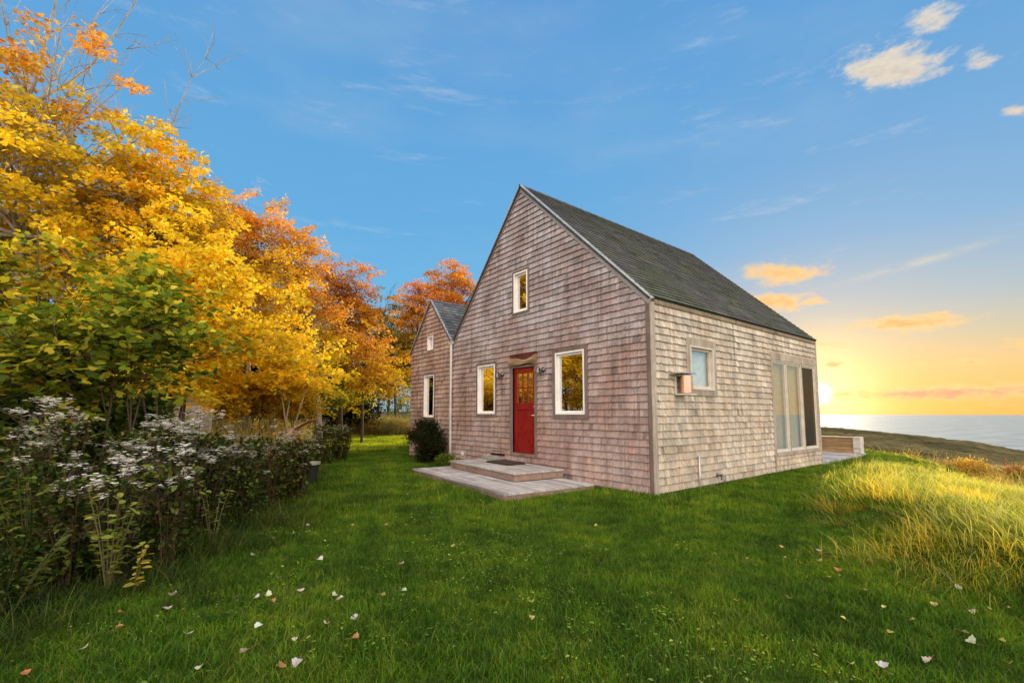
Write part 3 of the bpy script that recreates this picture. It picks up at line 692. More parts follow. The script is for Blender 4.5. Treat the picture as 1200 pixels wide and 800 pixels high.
def tree(label, base, height, crown, rad, pal, nleaf, lsize=.10, seed=1, tr=.12, limbs=12, sub=9, bark='barkd', name='maple_tree',
         tmpl=KITE, flat=.45, spray=.42, bare=0, group=None, cat='tree', lean=(0, 0), pal2=None, stems=1, lmat='leaf', gapk=.35, twig=True, shell=.55, inner=None):
    r = np.random.default_rng(seed)
    bz = float(H(base[0], base[1])); root = empty(name, (base[0], base[1], bz)); tag(root, label, cat, group)
    cc = V3(crown[0]-base[0], crown[1]-base[1], crown[2]-bz); rad = np.array(rad, float)
    trunks = []
    wood = MB()
    for si in range(stems):
        off = V3(r.normal(0, .08), r.normal(0, .08), 0)*(stems > 1)
        top = V3(cc[0]+(r.normal(0, .45)*rad[0] if stems > 1 else r.normal(0, .1)), cc[1]+(r.normal(0, .4)*rad[1] if stems > 1 else r.normal(0, .1)), min(height-bz, cc[2]+rad[2]*.75))
        pts = []
        n = 9; ph = r.uniform(0, 6)
        for i in range(n+1):
            t = i/n; p = off*(1-t)+np.array([top[0]*t**1.4, top[1]*t**1.4, top[2]*t])
            p = p+V3(sin(t*5+ph), cos(t*4+ph), 0)*.035*(height**.5)*t*(1-t)*3
            pts.append(p)
        pts[0] = pts[0]-V3(0, 0, .15)
        rr_ = [tr*(1-.86*(i/n))*(1.25 if i == 0 else 1)/(stems**.35) for i in range(n+1)]
        wood.tube(pts, rr_, 8 if tr > .08 else 6); trunks.append((pts, rr_))
    anchors = []; at_tone = []
    # clump centres in the crown
    cl = []
    tries = 0
    while len(cl) < limbs and tries < 4000:
        tries += 1
        d = r.normal(size=3); d /= np.linalg.norm(d); q = r.uniform(0, 1)**(1/3.)*(1-shell)+shell*r.uniform(.7, 1)
        p = cc+d*rad*min(q, 1)*.80
        if p[2] < cc[2]-rad[2]*.95: continue
        if all(np.linalg.norm((p-c_)/rad) > 1.15/limbs**(1/3.)*(1-gapk*.3) for c_ in cl) or tries > 2500: cl.append(p)
    for ci, p in enumerate(cl):
        pts, rr_ = trunks[ci % len(trunks)]
        # attach point on the trunk below the clump
        hz = [q[2] for q in pts]; target = max(p[2]-(.35+.5*r.random())*np.linalg.norm((p-cc)[:2])-.2, hz[0]+(hz[-1]-hz[0])*.22)
        k = int(np.clip(np.searchsorted(hz, target), 1, len(pts)-1)); a = pts[k]; ra = rr_[k]*.8
        mid = a*.45+p*.55+V3(*r.normal(0, .08, 3))*np.linalg.norm(p-a)-V3(0, 0, .06*np.linalg.norm(p-a))
        lp = [a, a*.7+mid*.3+V3(*r.normal(0, .02, 3)), mid, mid*.5+p*.5+V3(*r.normal(0, .05, 3)), p]
        wood.tube(lp, [ra, ra*.8, ra*.55, ra*.38, ra*.2], 5, cap=False)
        tone = r.uniform(.72, 1.18); pc = r.uniform()
        csz = rad*(1.2/limbs**(1/3.))
        for s_ in range(sub):
            e = p+r.normal(0, .5, 3)*csz*V3(1, 1, .75)
            anchors.append(e); at_tone.append((tone*r.uniform(.88, 1.12), pc))
            if twig:
                b0_ = lp[r.integers(2, 5)]; m_ = (b0_+e)/2+V3(*r.normal(0, .05, 3))
                wood.tube([b0_, m_, e, e+(e-m_)*.35+V3(*r.normal(0, .05, 3))], [ra*.28+.004, ra*.16+.003, .004, .002], 4, cap=False)
    for k in range(bare):
        a = trunks[k % len(trunks)][0][r.integers(5, 9)]
        d = V3(r.normal(0, .45), r.normal(0, .45), 1.); d /= np.linalg.norm(d); ln = rad[2]*r.uniform(.9, 1.6)
        pts = [a]; 
        for i in range(6): d = d+r.normal(0, .10, 3); d[2] = abs(d[2]); d /= np.linalg.norm(d); pts.append(pts[-1]+d*ln/6)
        wood.tube(pts, [.045, .036, .028, .02, .014, .009, .004], 5, cap=False)
        for j in range(9):
            b0_ = pts[r.integers(2, 7)]; dd_ = d+r.normal(0, .55, 3); l_ = ln*r.uniform(.12, .35); m_ = b0_+dd_*l_*.5+r.normal(0, .05, 3); e = b0_+dd_*l_
            wood.tube([b0_, m_, e], [.011, .007, .003], 4, cap=False)
            wood.tube([m_, m_+(e-m_)*.8+r.normal(0, .12, 3)*l_], [.006, .002], 3, cap=False)
    wood.build('trunk', M[bark], root, smooth=True)
    A = np.array(anchors); At = np.array(at_tone); n = nleaf; idx = r.integers(0, len(A), n)
    # sprays: flattened discs round each twig end
    nleaf = n = int(n*(.62 if name in ('maple_tree', 'understorey_tree') else 1)); idx = idx[:n]; spray = spray*.86
    rad_s = spray*np.sqrt(r.uniform(0, 1, n)); th = r.uniform(0, 2*pi, n)
    tilt = r.normal(0, .35, (len(A), 2))
    ox, oy = rad_s*np.cos(th), rad_s*np.sin(th); oz = ox*tilt[idx, 0]+oy*tilt[idx, 1]+r.normal(0, spray*flat*.45, n)-.25*rad_s**2
    C = A[idx]+np.stack([ox, oy, oz], 1)
    D = np.stack([ox+r.normal(0, .3, n), oy+r.normal(0, .3, n), r.normal(-.25, .35, n)*spray], 1)+r.normal(0, .12, (n, 3))
    Nn = np.stack([r.normal(0, .55, n), r.normal(0, .55, n), np.ones(n)], 1)
    K = palette(pal, n, r)
    if pal2: 
        K2 = palette(pal2[0], n, r); lo = pal2[1]; 
        w_ = sm(lo+.25, lo-.25, (C[:, 2]-cc[2])/rad[2]+r.normal(0, .12, n)+(At[idx, 1]-.5)*.7)[:, None]; K = K*(1-w_)+K2*w_
    K = K*At[idx, 0:1]
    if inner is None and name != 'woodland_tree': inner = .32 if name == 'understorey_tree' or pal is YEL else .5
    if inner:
        ins = np.clip(1-np.linalg.norm((C-cc)/rad, axis=1), 0, 1); K = K*(1-inner*ins[:, None])  # leaf colour darkened toward the crown centre as painted depth shade
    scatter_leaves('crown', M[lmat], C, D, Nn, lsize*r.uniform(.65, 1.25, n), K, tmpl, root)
    return root

def T_(px, dep): return ((px-600)/F*dep, dep)
def Cz(px, py, dep): q = at(px, py, dep); return q

G1 = 'autumn trees along the left edge of the lawn'; G2 = 'dark trees deep in the wood'
tree('tall golden maple with bare top twigs, nearest and leftmost of the wood', T_(30, 11), 10.6, Cz(8, 205, 11), (3.7,3.0,4.1), ORA, 50000, .10, 101, .17, 40, 10, 'barkg', bare=14, pal2=(YEL, .62), tmpl=LOBED, group=G1, spray=.44, shell=.4, gapk=1.0)
tree('orange topped maple with bare twigs rising right of the tall golden maple', T_(165, 12.5), 8.9, Cz(178, 268, 12.5), (2.35,2.0,2.75), GOLD, 30000, .10, 102, .12, 22, 10, 'barkg', bare=11, pal2=(YEL, .25), tmpl=LOBED, group=G1)
tree('multi stemmed yellow maple fanning out behind the small grey shed', T_(212, 10.4), 5.2, Cz(225, 360, 10.4), (1.9,1.5,1.7), YEL, 20000, .095, 103, .055, 14, 9, 'barkd', stems=5, tmpl=LOBED, group=G1, spray=.4)
tree('tall orange maple with rounded crown left of centre', T_(322, 16), 8.7, Cz(312, 305, 16), (1.95,1.8,2.15), ORA, 26000, .11, 104, .12, 16, 10, 'barkg', pal2=(GOLD, -.1), group=G1)
tree('orange gold maple between the tall golden one and the rounded orange one', T_(250, 19), 10.2, Cz(255, 300, 19), (3.2,2.4,3.0), ORA, 26000, .125, 105, .14, 20, 10, 'barkd', pal2=(GOLD, .3), group=G1, spray=.55)
tree('bright orange red maple rising beside the dark spruce', T_(400, 21), 8.8, Cz(398, 362, 21), (1.9,1.8,2.2), ORA+RED, 20000, .12, 106, .12, 14, 10, 'barkd', pal2=(GOLD, -.5), group=G1, spray=.45)
tree('low wide yellow maple with layered branches over the weeds', T_(338, 12.6), 4.2, Cz(335, 425, 12.6), (1.5,1.2,1.0), YEL, 9000, .095, 107, .04, 10, 8, 'barkg', stems=3, flat=.22, group=G1, spray=.45, tmpl=LOBED)
tree('golden understorey maple over the sunlit weeds right of the grey trunk', T_(425, 20), 5.0, Cz(425, 430, 20), (1.8,1.5,1.7), ORA, 14000, .11, 108, .06, 12, 9, 'barkd', flat=.25, group=G1, pal2=(GOLD, .1))
tree('olive and gold tree standing against the left wall of the cottage wing', T_(466, 27), 6.9, Cz(458, 420, 27), (2.0,1.6,2.6), OLV, 18000, .12, 109, .08, 14, 9, 'barkd', pal2=(GOLD, .0), group=G1)
tree('straight pale grey trunked tree with high golden crown', T_(376, 17), 7.6, Cz(362, 385, 17), (1.7,1.5,1.7), ORA, 13000, .11, 110, .13, 12, 9, 'barkg', pal2=(YEL, .1), group=G1)
tree('slim brown trunked maple with golden crown behind the shed', T_(291, 14), 6.6, Cz(285, 365, 14), (1.9,1.4,1.7), GOLD, 16000, .105, 111, .11, 14, 9, 'barkg', pal2=(YEL, .3), group=G1)
tree('orange maple showing above the roof of the small wing', T_(528, 26), 10.2, Cz(533, 352, 26), (1.9,1.9,2.4), ORA+RED, 20000, .125, 112, .13, 14, 10, 'barkd', group=G1, spray=.42, shell=.7)
tree('red leaved maple left of the orange one above the wing', T_(488, 27), 9.6, Cz(490, 366, 27), (1.5,1.5,2.3), RED, 12000, .13, 113, .12, 10, 9, 'barkd', pal2=(ORA, .35), group=G1, spray=.42)
tree('brownish thinning tree between the two orange groups', T_(445, 29), 8.6, Cz(446, 385, 29), (2.2,1.8,2.6), OLV, 11000, .13, 114, .1, 12, 9, 'barkd', bare=3, group=G1)
tree('yellow green tree low down in front of the spruce', T_(352, 19), 4.2, Cz(365, 452, 19), (1.7,1.4,1.3), YGR, 9000, .11, 115, .06, 10, 8, 'barkd', group=G1, lmat='leafg')
tree('golden maple filling the gap behind the slim brown trunk', T_(225, 15), 5.5, Cz(215, 425, 15), (2.4,1.4,1.5), GOLD, 14000, .11, 116, .08, 12, 9, 'barkd', group=G1, pal2=(ORA, -.4))
tree('yellow maple leaning in from beyond the left edge', T_(-60, 14), 8., Cz(-30, 300, 14), (3.,2.,3.0), YEL, 16000, .12, 117, .12, 14, 9, 'barkd', group=G1)
# wood behind
darkpos = [(-30, 24, 330, 3.6, DRK), (110, 26, 350, 3.6, OLV), (215, 27, 385, 3.2, DRK), (290, 29, 405, 3.2, DRK), (350, 31, 405, 3.0, OLV), (405, 33, 420, 3.0, DRK), (455, 35, 425, 3.0, OLV), (510, 34, 420, 2.9, DRK), (250, 22, 455, 2.2, DRK), (320, 23, 462, 2.0, DRK), (410, 26, 462, 2.0, DRK), (20, 18, 452, 2.2, DRK), (110, 19, 455, 2.2, OLV), (180, 20, 455, 2.0, DRK)]
dl = ['dark tree deep in the wood at the far left edge', 'olive tree deep in the wood behind the tall golden maple', 'dark tree deep in the wood above the shed', 'dark tree deep in the wood behind the slim brown trunk', 'olive tree deep in the wood left of the grey trunk', 'dark tree deep in the wood right of the grey trunk', 'olive tree deep in the wood beside the cottage wing', 'dark tree deep in the wood hidden partly by the wing',
      'low dark thicket tree behind the shed', 'low dark thicket tree between the slim brown and grey trunks', 'low dark thicket tree behind the sunlit weeds', 'low dark thicket tree behind the leftmost asters', 'low olive thicket tree left of the shed', 'low dark thicket tree just behind the shed roof']
for i, (px, dep, py, rr0, pl) in enumerate(darkpos):
    q = at(px, py, dep); tree(dl[i], T_(px, dep), q[2]+rr0*.8, q, (rr0*1.2, rr0*.7, rr0), pl, 9000, .17, 200+i, .14, 12, 9, 'barkd', name='woodland_tree', group=G2, lmat='leafg', twig=False, spray=.7, flat=.9)

for i, (x, y, z, r_, pl, lb) in enumerate(((-19, 6, 4.2, 3.6, GOLD, 'golden tree standing outside the left edge nearest the camera'), (-20, 13, 4.5, 4., OLV, 'olive tree outside the left edge behind the golden one'), (-21, 20, 4.5, 4., ORA, 'orange tree outside the left edge farthest back'),
      (1.0, 26.5, 2.1, 1.9, GRN, 'unseen green thicket tree added behind the cottage for shade'), (3.2, 26.2, 2.0, 1.9, GRN, 'second unseen green tree added behind the cottage for shade'))):  # the two thicket trees are unseen blockers added to shade the back lawn
    tree(lb, (x, y), z+r_*.8, (x, y, z), (r_*1.1, r_, r_) if i < 3 else (1.5, 1.2, 1.9), pl, 9000, .17, 230+i, .14, 12, 9, 'barkd', name='woodland_tree', group=G2, twig=False, spray=.6, flat=.9)
for i, (px, dep, py, rr0, rz_, pl, lb) in enumerate(((-20, 13.5, 440, 1.7, 1.1, GOLD, 'low golden bushy tree at the far left'), (70, 14, 440, 1.6, 1.1, YGR, 'low yellow green bushy tree left of the shed'), (150, 15.5, 440, 1.6, 1.2, YEL, 'low yellow bushy tree just left of the shed'),
      (185, 9.6, 440, .9, .7, YEL, 'bright yellow low branch thicket over the shed roof'), (262, 12.3, 455, .55, .8, YEL, 'brightest yellow small tree drooping beside the shed corner'),
      (300, 13.4, 462, 1.0, .75, GOLD, 'low golden bush below the slim brown trunk'), (345, 14.5, 462, 1.0, .9, YEL, 'low yellow bush between the wooden chair and the grey trunk'), (432, 29, 465, 2.0, 1.7, GOLD, 'low golden tree over the sunlit weeds at the back of the lawn'),
      (472, 29, 462, 1.8, 1.7, YGR, 'low yellow green tree just left of the wing'), (497, 33, 455, 2.2, 2.4, OLV, 'low olive tree directly behind the wing corner'), (398, 24, 462, 1.3, 1.2, YEL, 'small yellow tree right of the grey trunk'))):
    q = at(px, py, dep); tree(lb, T_(px, dep), q[2]+rz_, q, (rr0, rr0*.7, rz_), pl, 6000, .11, 260+i, .04, 9, 8, 'barkd', name='understorey_tree', stems=3, group=G1, flat=.3)
def conifer(label, base, height, rad, n, seed, col, name='spruce_tree', lsize=.14, cat='tree'):
    r = np.random.default_rng(seed); bz = float(H(*base)); root = empty(name, (base[0], base[1], bz)); tag(root, label, cat)
    mb = MB(); mb.tube([(0,0,-.1), (.02,0,height*.5), (0,0,height*.97)], [.09*height/6, .06*height/6, .01], 7); mb.build('trunk', M['barkd'], root, smooth=True)
    z = r.uniform(.06, 1, n)**.8; th = r.uniform(0, 2*pi, n)
    lay = np.round(z*14+th*.2)/14.
    rr1 = rad*(1-lay)*(.35+.65*np.sqrt(r.uniform(0, 1, n)))*(1+.18*np.sin(th*5+lay*30))
    C = np.stack([rr1*np.cos(th), rr1*np.sin(th), height*(.1+.9*lay)-.25*rr1+r.normal(0, .04*height/6, n)], 1)
    D = np.stack([np.cos(th), np.sin(th), r.normal(-.15, .3, n)], 1)+r.normal(0, .3, (n, 3)); Nn = np.stack([r.normal(0, .4, n), r.normal(0, .4, n), np.ones(n)], 1)
    K = palette(col, n, r); scatter_leaves('crown', M['leafg'], C, D, Nn, lsize*r.uniform(.6, 1.2, n), K, KITE, root)
conifer('dark green spruce showing between the orange maples', T_(348, 22), 7.7, 1.7, 12000, 51, [(.03,.055,.02), (.045,.07,.025)])

# shrubs
def shrub(label, base, h, rad, pal, n, lsize, seed, name='shrub', tmpl=OVAL, lmat='leafg', group=None, nst=9, zlow=.12, cat='shrub', cone=0., stemm='barkd', full=False):
    r = np.random.default_rng(seed); bz = float(H(*base)); root = empty(name, (base[0], base[1], bz)); tag(root, label, cat, group)
    st = MB()
    for k in range(nst):
        a = r.uniform(0, 2*pi); e = V3(cos(a)*rad*r.uniform(.1, .8), sin(a)*rad*r.uniform(.1, .8), h*r.uniform(.6, .98)*(1-cone*.3)); st.tube([(0,0,-.05), tuple(e*.5*V3(.8,.8,1.1)), tuple(e)], [.012, .008, .003], 4, cap=False)
    st.build('stems', M[stemm], root)
    # lumpy ellipsoid of leaf clumps
    nc = 46; d = r.normal(size=(nc, 3)); d /= np.linalg.norm(d, axis=1, keepdims=True); d[:, 2] = d[:, 2] if full else np.abs(d[:, 2])*1.0-.25*(r.random(nc))
    q = (.55+.45*r.random(nc))[:, None]; zc = h*(zlow+(1-zlow)*.45)
    cc_ = d*q*np.array([rad, rad, h*(1-zlow)*.55])*.85+np.array([0, 0, zc])
    if cone: f_ = 1-cone*np.clip(cc_[:, 2]/h, 0, 1)[:, None]; cc_[:, :2] *= f_
    cs = rad*.30; tone = r.uniform(.65, 1.25, nc)
    idx = r.integers(0, nc, n); C = cc_[idx]+r.normal(0, .5, (n, 3))*cs; C[:, 2] = np.maximum(C[:, 2], .02)
    D = (C-np.array([0, 0, zc*.6]))/rad+r.normal(0, .5, (n, 3)); Nn = r.normal(0, .6, (n, 3))+np.array([0, 0, 1.])
    scatter_leaves('foliage', M[lmat], C, D, Nn, lsize*r.uniform(.6, 1.3, n), palette(pal, n, r)*tone[idx][:, None], tmpl, root)
    return root
q = loc2w(-7.05, -.62)
shrub('dark green rounded evergreen bush beside the downspout', q[:2], 1.34, .60, DRK, 16000, .05, 61, 'evergreen_bush', cone=.3, zlow=.02, full=True)
for i, (x, y, h_, r_) in enumerate(((-6.1,-.55,.32,.3), (-5.6,-.5,.25,.25))):
    q = loc2w(x, y); shrub(('leafy low plant at the foot of the evergreen bush', 'smallest leafy plant tucked against the porch step end')[i], q[:2], h_, r_, GRN, 900, .06, 65+i, 'low_plant', cat='plant', nst=5)
# near saplings at the left
tree('broad leaved green sapling turning yellow at the near left', T_(60, 5.6), 4.4, Cz(45, 345, 5.6), (1.25,.8,1.2), YGR+YEL+[(.75,.62,.05),(.55,.5,.04)], 2900, .09, 71, .035, 20, 6, 'barkd', shell=.25, gapk=1.2, name='sapling', tmpl=LOBED, lmat='leafg', stems=3, spray=.27, group='green saplings at the left')
tree('lowest darker green sapling just above the white flowers', T_(110, 5.2), 2.6, Cz(80, 428, 5.2), (1.2,.8,.62), GRN+YGR+[(.6,.5,.05)], 2800, .09, 72, .03, 12, 8, 'barkd', name='sapling', tmpl=LOBED, lmat='leafg', stems=3, spray=.28, group='green saplings at the left')
tree('thin green sapling leaning over the middle asters', T_(150, 5.4), 2.9, Cz(158, 395, 5.4), (.75,.5,.6), YGR+GRN+[(.7,.6,.05)], 1500, .085, 74, .022, 9, 6, 'barkd', name='sapling', tmpl=LOBED, lmat='leafg', stems=3, spray=.22, shell=.3, gapk=1.2, group='green saplings at the left')
tree('slender green sapling in front of the multi stemmed maple', T_(190, 7), 3.6, Cz(185, 355, 7), (.62,.5,.85), YGR+[(.7,.55,.05)], 1700, .10, 73, .025, 8, 7, 'barkd', name='sapling', tmpl=LOBED, lmat='leafg', stems=2, spray=.26, group='green saplings at the left')
for i, (px, dep, h_, r_, lb) in enumerate(((10, 6.6, 2.05, 1.0, 'dark green shrub at the far left behind the asters'), (95, 7.2, 2.0, .95, 'dark green shrub under the large sapling'), (168, 7.6, 1.85, .8, 'dark green shrub just left of the shed'), (-70, 6.2, 2.2, 1.1, 'dark green shrub cut by the left edge'))):
    shrub(lb, T_(px, dep), h_, r_, [(.03,.055,.01), (.05,.085,.015), (.022,.04,.01), (.16,.2,.03), (.08,.12,.02)], 5200, .085, 640+i, 'leafy_shrub', full=True, zlow=.02, group='dark shrubs behind the asters', tmpl=LOBED)
# crest shrubs at the right
cs_ = [(1128,17.5,.9,.8,[(.75,.5,.08),(.65,.42,.08),(.6,.36,.06)],'bright yellow bush on the meadow crest, largest of the row'), (1102,18,.7,.7,[(.55,.28,.08),(.5,.33,.12),(.45,.3,.1)],'orange bush left of the bright yellow bush on the crest'), (1178,16,.8,.75,[(.5,.16,.06),(.45,.24,.09),(.42,.3,.1)],'dull red bush near the right edge of the crest'),
       (1152,17,.65,.7,[(.5,.36,.08),(.42,.32,.08),(.5,.3,.08)],'golden bush between the yellow and the red bushes'), (1195,15,.7,.6,OLV,'olive bush at the far right end of the crest'), (1060,20,.7,.9,OLV,'brownish olive bush on the crest right of the deck'),
       (1035,21,.6,.8,GOLD,'small golden bush nearest the deck bench'), (1082,20,.6,.7,GOLD,'small golden bush left of the orange bush'), (1215,14.5,.7,.7,[(.5,.28,.1),(.45,.3,.12)],'orange bush beyond the right edge of the crest')]
for i, (px, dep, h_, r_, pl, lb) in enumerate(cs_):
    shrub(lb, T_(px, dep), h_, r_, pl, 3600, .075, 300+i, 'crest_bush', tmpl=KITE, lmat='leaf', group='autumn bushes on the meadow crest', nst=12)

# asters
def aster(label, base, h, rad, nfl, seed, lean=(0, 0), fcol=(.80,.78,.70), leaves=900, lp=None):
    r = np.random.default_rng(seed); bz = float(H(*base)); root = empty('aster_plant', (base[0], base[1], bz)); tag(root, label, 'plant', 'white flowering asters in the wild bed')
    st = MB(); tops = []
    for k in range(22):
        a = r.uniform(0, 2*pi); q = np.sqrt(r.uniform()); e = V3(cos(a)*rad*q+lean[0], sin(a)*rad*q+lean[1], h*(1-.28*q*q)*r.uniform(.62, 1.04))
        st.tube([(e[0]*.35, e[1]*.35, -.03), (e[0]*.55, e[1]*.55, e[2]*.5), tuple(e)], [.006, .005, .002], 4, cap=False, col=(.12,.07,.04)); tops.append(e)
        for j in range(5):
            d = V3(*r.normal(0, .07, 3)); d[2] = abs(d[2])*.8; t = tuple(e+d); st.tube([tuple(e-V3(0,0,.10)), t], [.002, .001], 3, cap=False, col=(.10,.07,.04)); tops.append(V3(*t))
    st.build('stems', M['stalk'], root)
    tops = np.array(tops); hi = tops[np.argsort(-tops[:, 2]+r.normal(0, .22*h, len(tops)))[:max(6, nfl//11)]]; tops = hi; idx = r.integers(0, len(tops), nfl); C0 = tops[idx]+np.stack([r.normal(0, .028, nfl), r.normal(0, .028, nfl), r.normal(0, .014, nfl)], 1)
    # each flower: a flat rosette of petals
    pet = 6; C = np.repeat(C0, pet, 0); th = np.tile(np.arange(pet)*2*pi/pet, nfl)+np.repeat(r.uniform(0, 6, nfl), pet)
    up = np.repeat(np.stack([r.normal(0, .3, nfl), r.normal(0, .3, nfl), np.ones(nfl)], 1), pet, 0)
    D = np.stack([np.cos(th), np.sin(th), np.full(len(th), .15)], 1); K = np.clip(np.array(fcol)*np.repeat(r.uniform(.7, 1.05, (nfl, 1)), pet, 0), 0, .93)
    scatter_leaves('flower_heads', M['petal'], C, D, up, np.full(len(C), .017)*np.repeat(r.uniform(.7, 1.3, nfl), pet), K, KITE, root)
    n = leaves; z = r.uniform(.08, .93, n); a = r.uniform(0, 2*pi, n); q = rad*(.35+.65*z)*np.sqrt(r.uniform(0, 1, n))
    C = np.stack([q*np.cos(a)+lean[0]*z, q*np.sin(a)+lean[1]*z, z*h*.93], 1); D = np.stack([np.cos(a), np.sin(a), r.normal(.1, .5, n)], 1)+r.normal(0, .5, (n, 3)); Nn = r.normal(0, .5, (n, 3))+np.array([0, 0, 1.])
    scatter_leaves('foliage', M['leafg'], C, D, Nn, .075*r.uniform(.5, 1.2, n), palette(lp or [(.03,.055,.01), (.05,.08,.015), (.05,.035,.015), (.20,.23,.05)], n, r), OVAL, root)
AS = [(62,4.4,1.52,.34,420,'tall white aster clump nearest the left edge, under the sapling'), (35,4.9,1.4,.25,160,'thin white aster clump behind the leftmost tall one'),
      (98,3.9,.95,.20,70,'low aster with few white heads in front of the tall left clump'), (150,3.9,1.0,.22,110,'low aster whose white heads catch pinkish light'),
      (160,4.9,1.40,.34,420,'broad greyish white aster clump left of the largest clump'), (200,5.1,1.42,.40,620,'largest mass of white aster heads in the middle of the bed'),
      (240,5.5,1.33,.36,420,'white aster clump right of the largest mass'), (208,4.2,1.08,.20,130,'bright white aster sprig leaning out below the largest mass'),
      (283,6.2,1.20,.36,260,'faded aster clump in front of the orange grasses'), (322,6.9,1.22,.36,300,'faded brown and white aster clump beside the wooden chair'),
      (350,7.4,1.12,.32,220,'faded aster clump at the lawn edge above the dark leaves'), (385,12.5,1.25,.4,260,'distant white aster clump at the foot of the grey trunk'), (402,13.5,1.15,.35,160,'farthest white aster clump right of the grey trunk')]
for i, (px, dep, h_, r_, nf, lb) in enumerate(AS):
    aster(lb, T_(px, dep), h_, r_, int(nf*2.1), 400+i, leaves=1500 if r_ > .3 else 700, fcol=(1.15,1.08,.95) if i < 8 else (.85,.77,.64))
# leafy yellow green plant
def leafy(label, base, h, n, seed, pal, ls=.07, nst=5, spread=.14, cat='plant', name='leafy_plant'):
    r = np.random.default_rng(seed); bz = float(H(*base)); root = empty(name, (base[0], base[1], bz)); tag(root, label, cat)
    st = MB(); C = []; D = []
    for k in range(nst):
        a = r.uniform(0, 2*pi); e = V3(cos(a)*spread*1.3, sin(a)*spread*1.3, h*r.uniform(.75, 1)); st.tube([(0,0,-.03), tuple(e*.5+V3(0,0,.05)), tuple(e)], [.007, .005, .002], 4, cap=False, col=(.13,.12,.04))
        for j in range(n//nst):
            t = r.uniform(.2, 1); b0_ = e*t; th = j*2.4; C.append(b0_); D.append((cos(th), sin(th), r.normal(.15, .25)))
    st.build('stems', M['stalk'], root); C = np.array(C); D = np.array(D); m_ = len(C)
    Nn = r.normal(0, .25, (m_, 3))+np.array([0, 0, 1.]); scatter_leaves('foliage', M['leafg'], C, D, Nn, ls*r.uniform(.6, 1.2, m_), palette(pal, m_, r), OVAL, root)
leafy('yellow green leafy plant standing upright in the near bed', T_(143, 3.7), .86, 130, 500, [(.30,.34,.06), (.22,.28,.05)], .085, 7, .13)
leafy('small yellow leafed plant by the lawn edge', T_(172, 3.6), .45, 34, 501, [(.6,.42,.06), (.3,.3,.05)], .07, 3, .08)
leafy('pale green leafy stem leaning toward the lawn', T_(258, 4.9), .75, 60, 502, [(.26,.30,.06), (.16,.2,.04)], .07, 4, .12)
leafy('green leafy plant below the left sapling', T_(50, 3.9), .95, 150, 503, [(.13,.17,.03), (.2,.22,.04)], .09, 7, .22)
leafy('dark leafed plant at the bottom left corner of the bed', T_(35, 3.3), .6, 120, 504, [(.08,.11,.02), (.12,.15,.03)], .08, 6, .22)

# shed, chair and pot half hidden in the weeds
bz = float(H(-9.5, 13)); shed = empty('garden_shed', (-8.6, 13, bz), .64); tag(shed, 'small grey boarded shed half hidden by yellow leaves and asters', 'shed')
mb = MB(); r = random.Random(5)
for k in range(13): kk = r.uniform(.8, 1.1); mb.box((-2.3, -.015-.01*(k % 2)*0, .0+k*.15), (-.05, .02, .0+k*.15+.144), (kk, kk, kk), T=lambda x, y, z: (x, y, z))
for k in range(13): kk = r.uniform(.8, 1.1); mb.box((-.049, .021, k*.15), (-.015, 1.6, k*.15+.144), (kk, kk, kk))
mb.build('wall', M['deck'], shed)
mb = MB(); mb.box((-.048, -.03, 0), (.0, .0205, 1.98)); mb.build('corner_trim', M['offwhite'], shed)
mb = MB(); mb.poly([(-2.45,-.1,1.98), (.06,-.1,1.98), (.06,1.7,2.35), (-2.45,1.7,2.35)]); mb.poly([(-2.45,-.1,2.03), (.06,-.1,2.03), (.06,1.7,2.40), (-2.45,1.7,2.40)]); mb.poly([(-2.45,-.1,1.98), (.06,-.1,1.98), (.06,-.1,2.03), (-2.45,-.1,2.03)])
mb.build('roof', M['roof'], shed)
bz = float(H(-5.2, 11)); ch = empty('wooden_deck_chair', (-5.2, 11, bz), .15); tag(ch, 'orange wooden reclining chair whose back sticks out of the weeds', 'chair')
mb = MB()
for k in range(5): mb.box((-.05, -.27+k*.11, 0), (.62, -.17+k*.11, .022), T=lambda x, y, z: (-.05+(x*.88-z*.4)*.72, y*.9, 1.03+(x*.52+z*.9)*.72))
mb.build('backrest', M['plank'], ch)
mb = MB()
for k in range(6): mb.box((-.75+k*.11, -.27, .42), (-.65+k*.11, .27, .44))
mb.build('seat', M['plank'], ch)
for sy in (-.27, .25):
    for sx in (-.72, -.1): mb = MB(); mb.box((sx, sy, 0), (sx+.05, sy+.025, 1.02 if sx > -.5 else .6)); mb.build('leg', M['plank'], ch)
bz = float(H(-3.98, 9.1)); pt = empty('plant_pot', (-3.98, 9.1, bz)); tag(pt, 'black pot with pale rim at the edge of the wild bed', 'pot')
mb = MB(); mb.lathe([(0,0),(.10,0),(.14,.42),(.13,.42),(.12,.36),(0,.36)], n=24); mb.build('body', M['black'], pt, smooth=False)
mb = MB(); mb.lathe([(.142,.40),(.16,.40),(.16,.45),(.135,.45),(.135,.42)], n=24); mb.build('rim', M['stone'], pt)

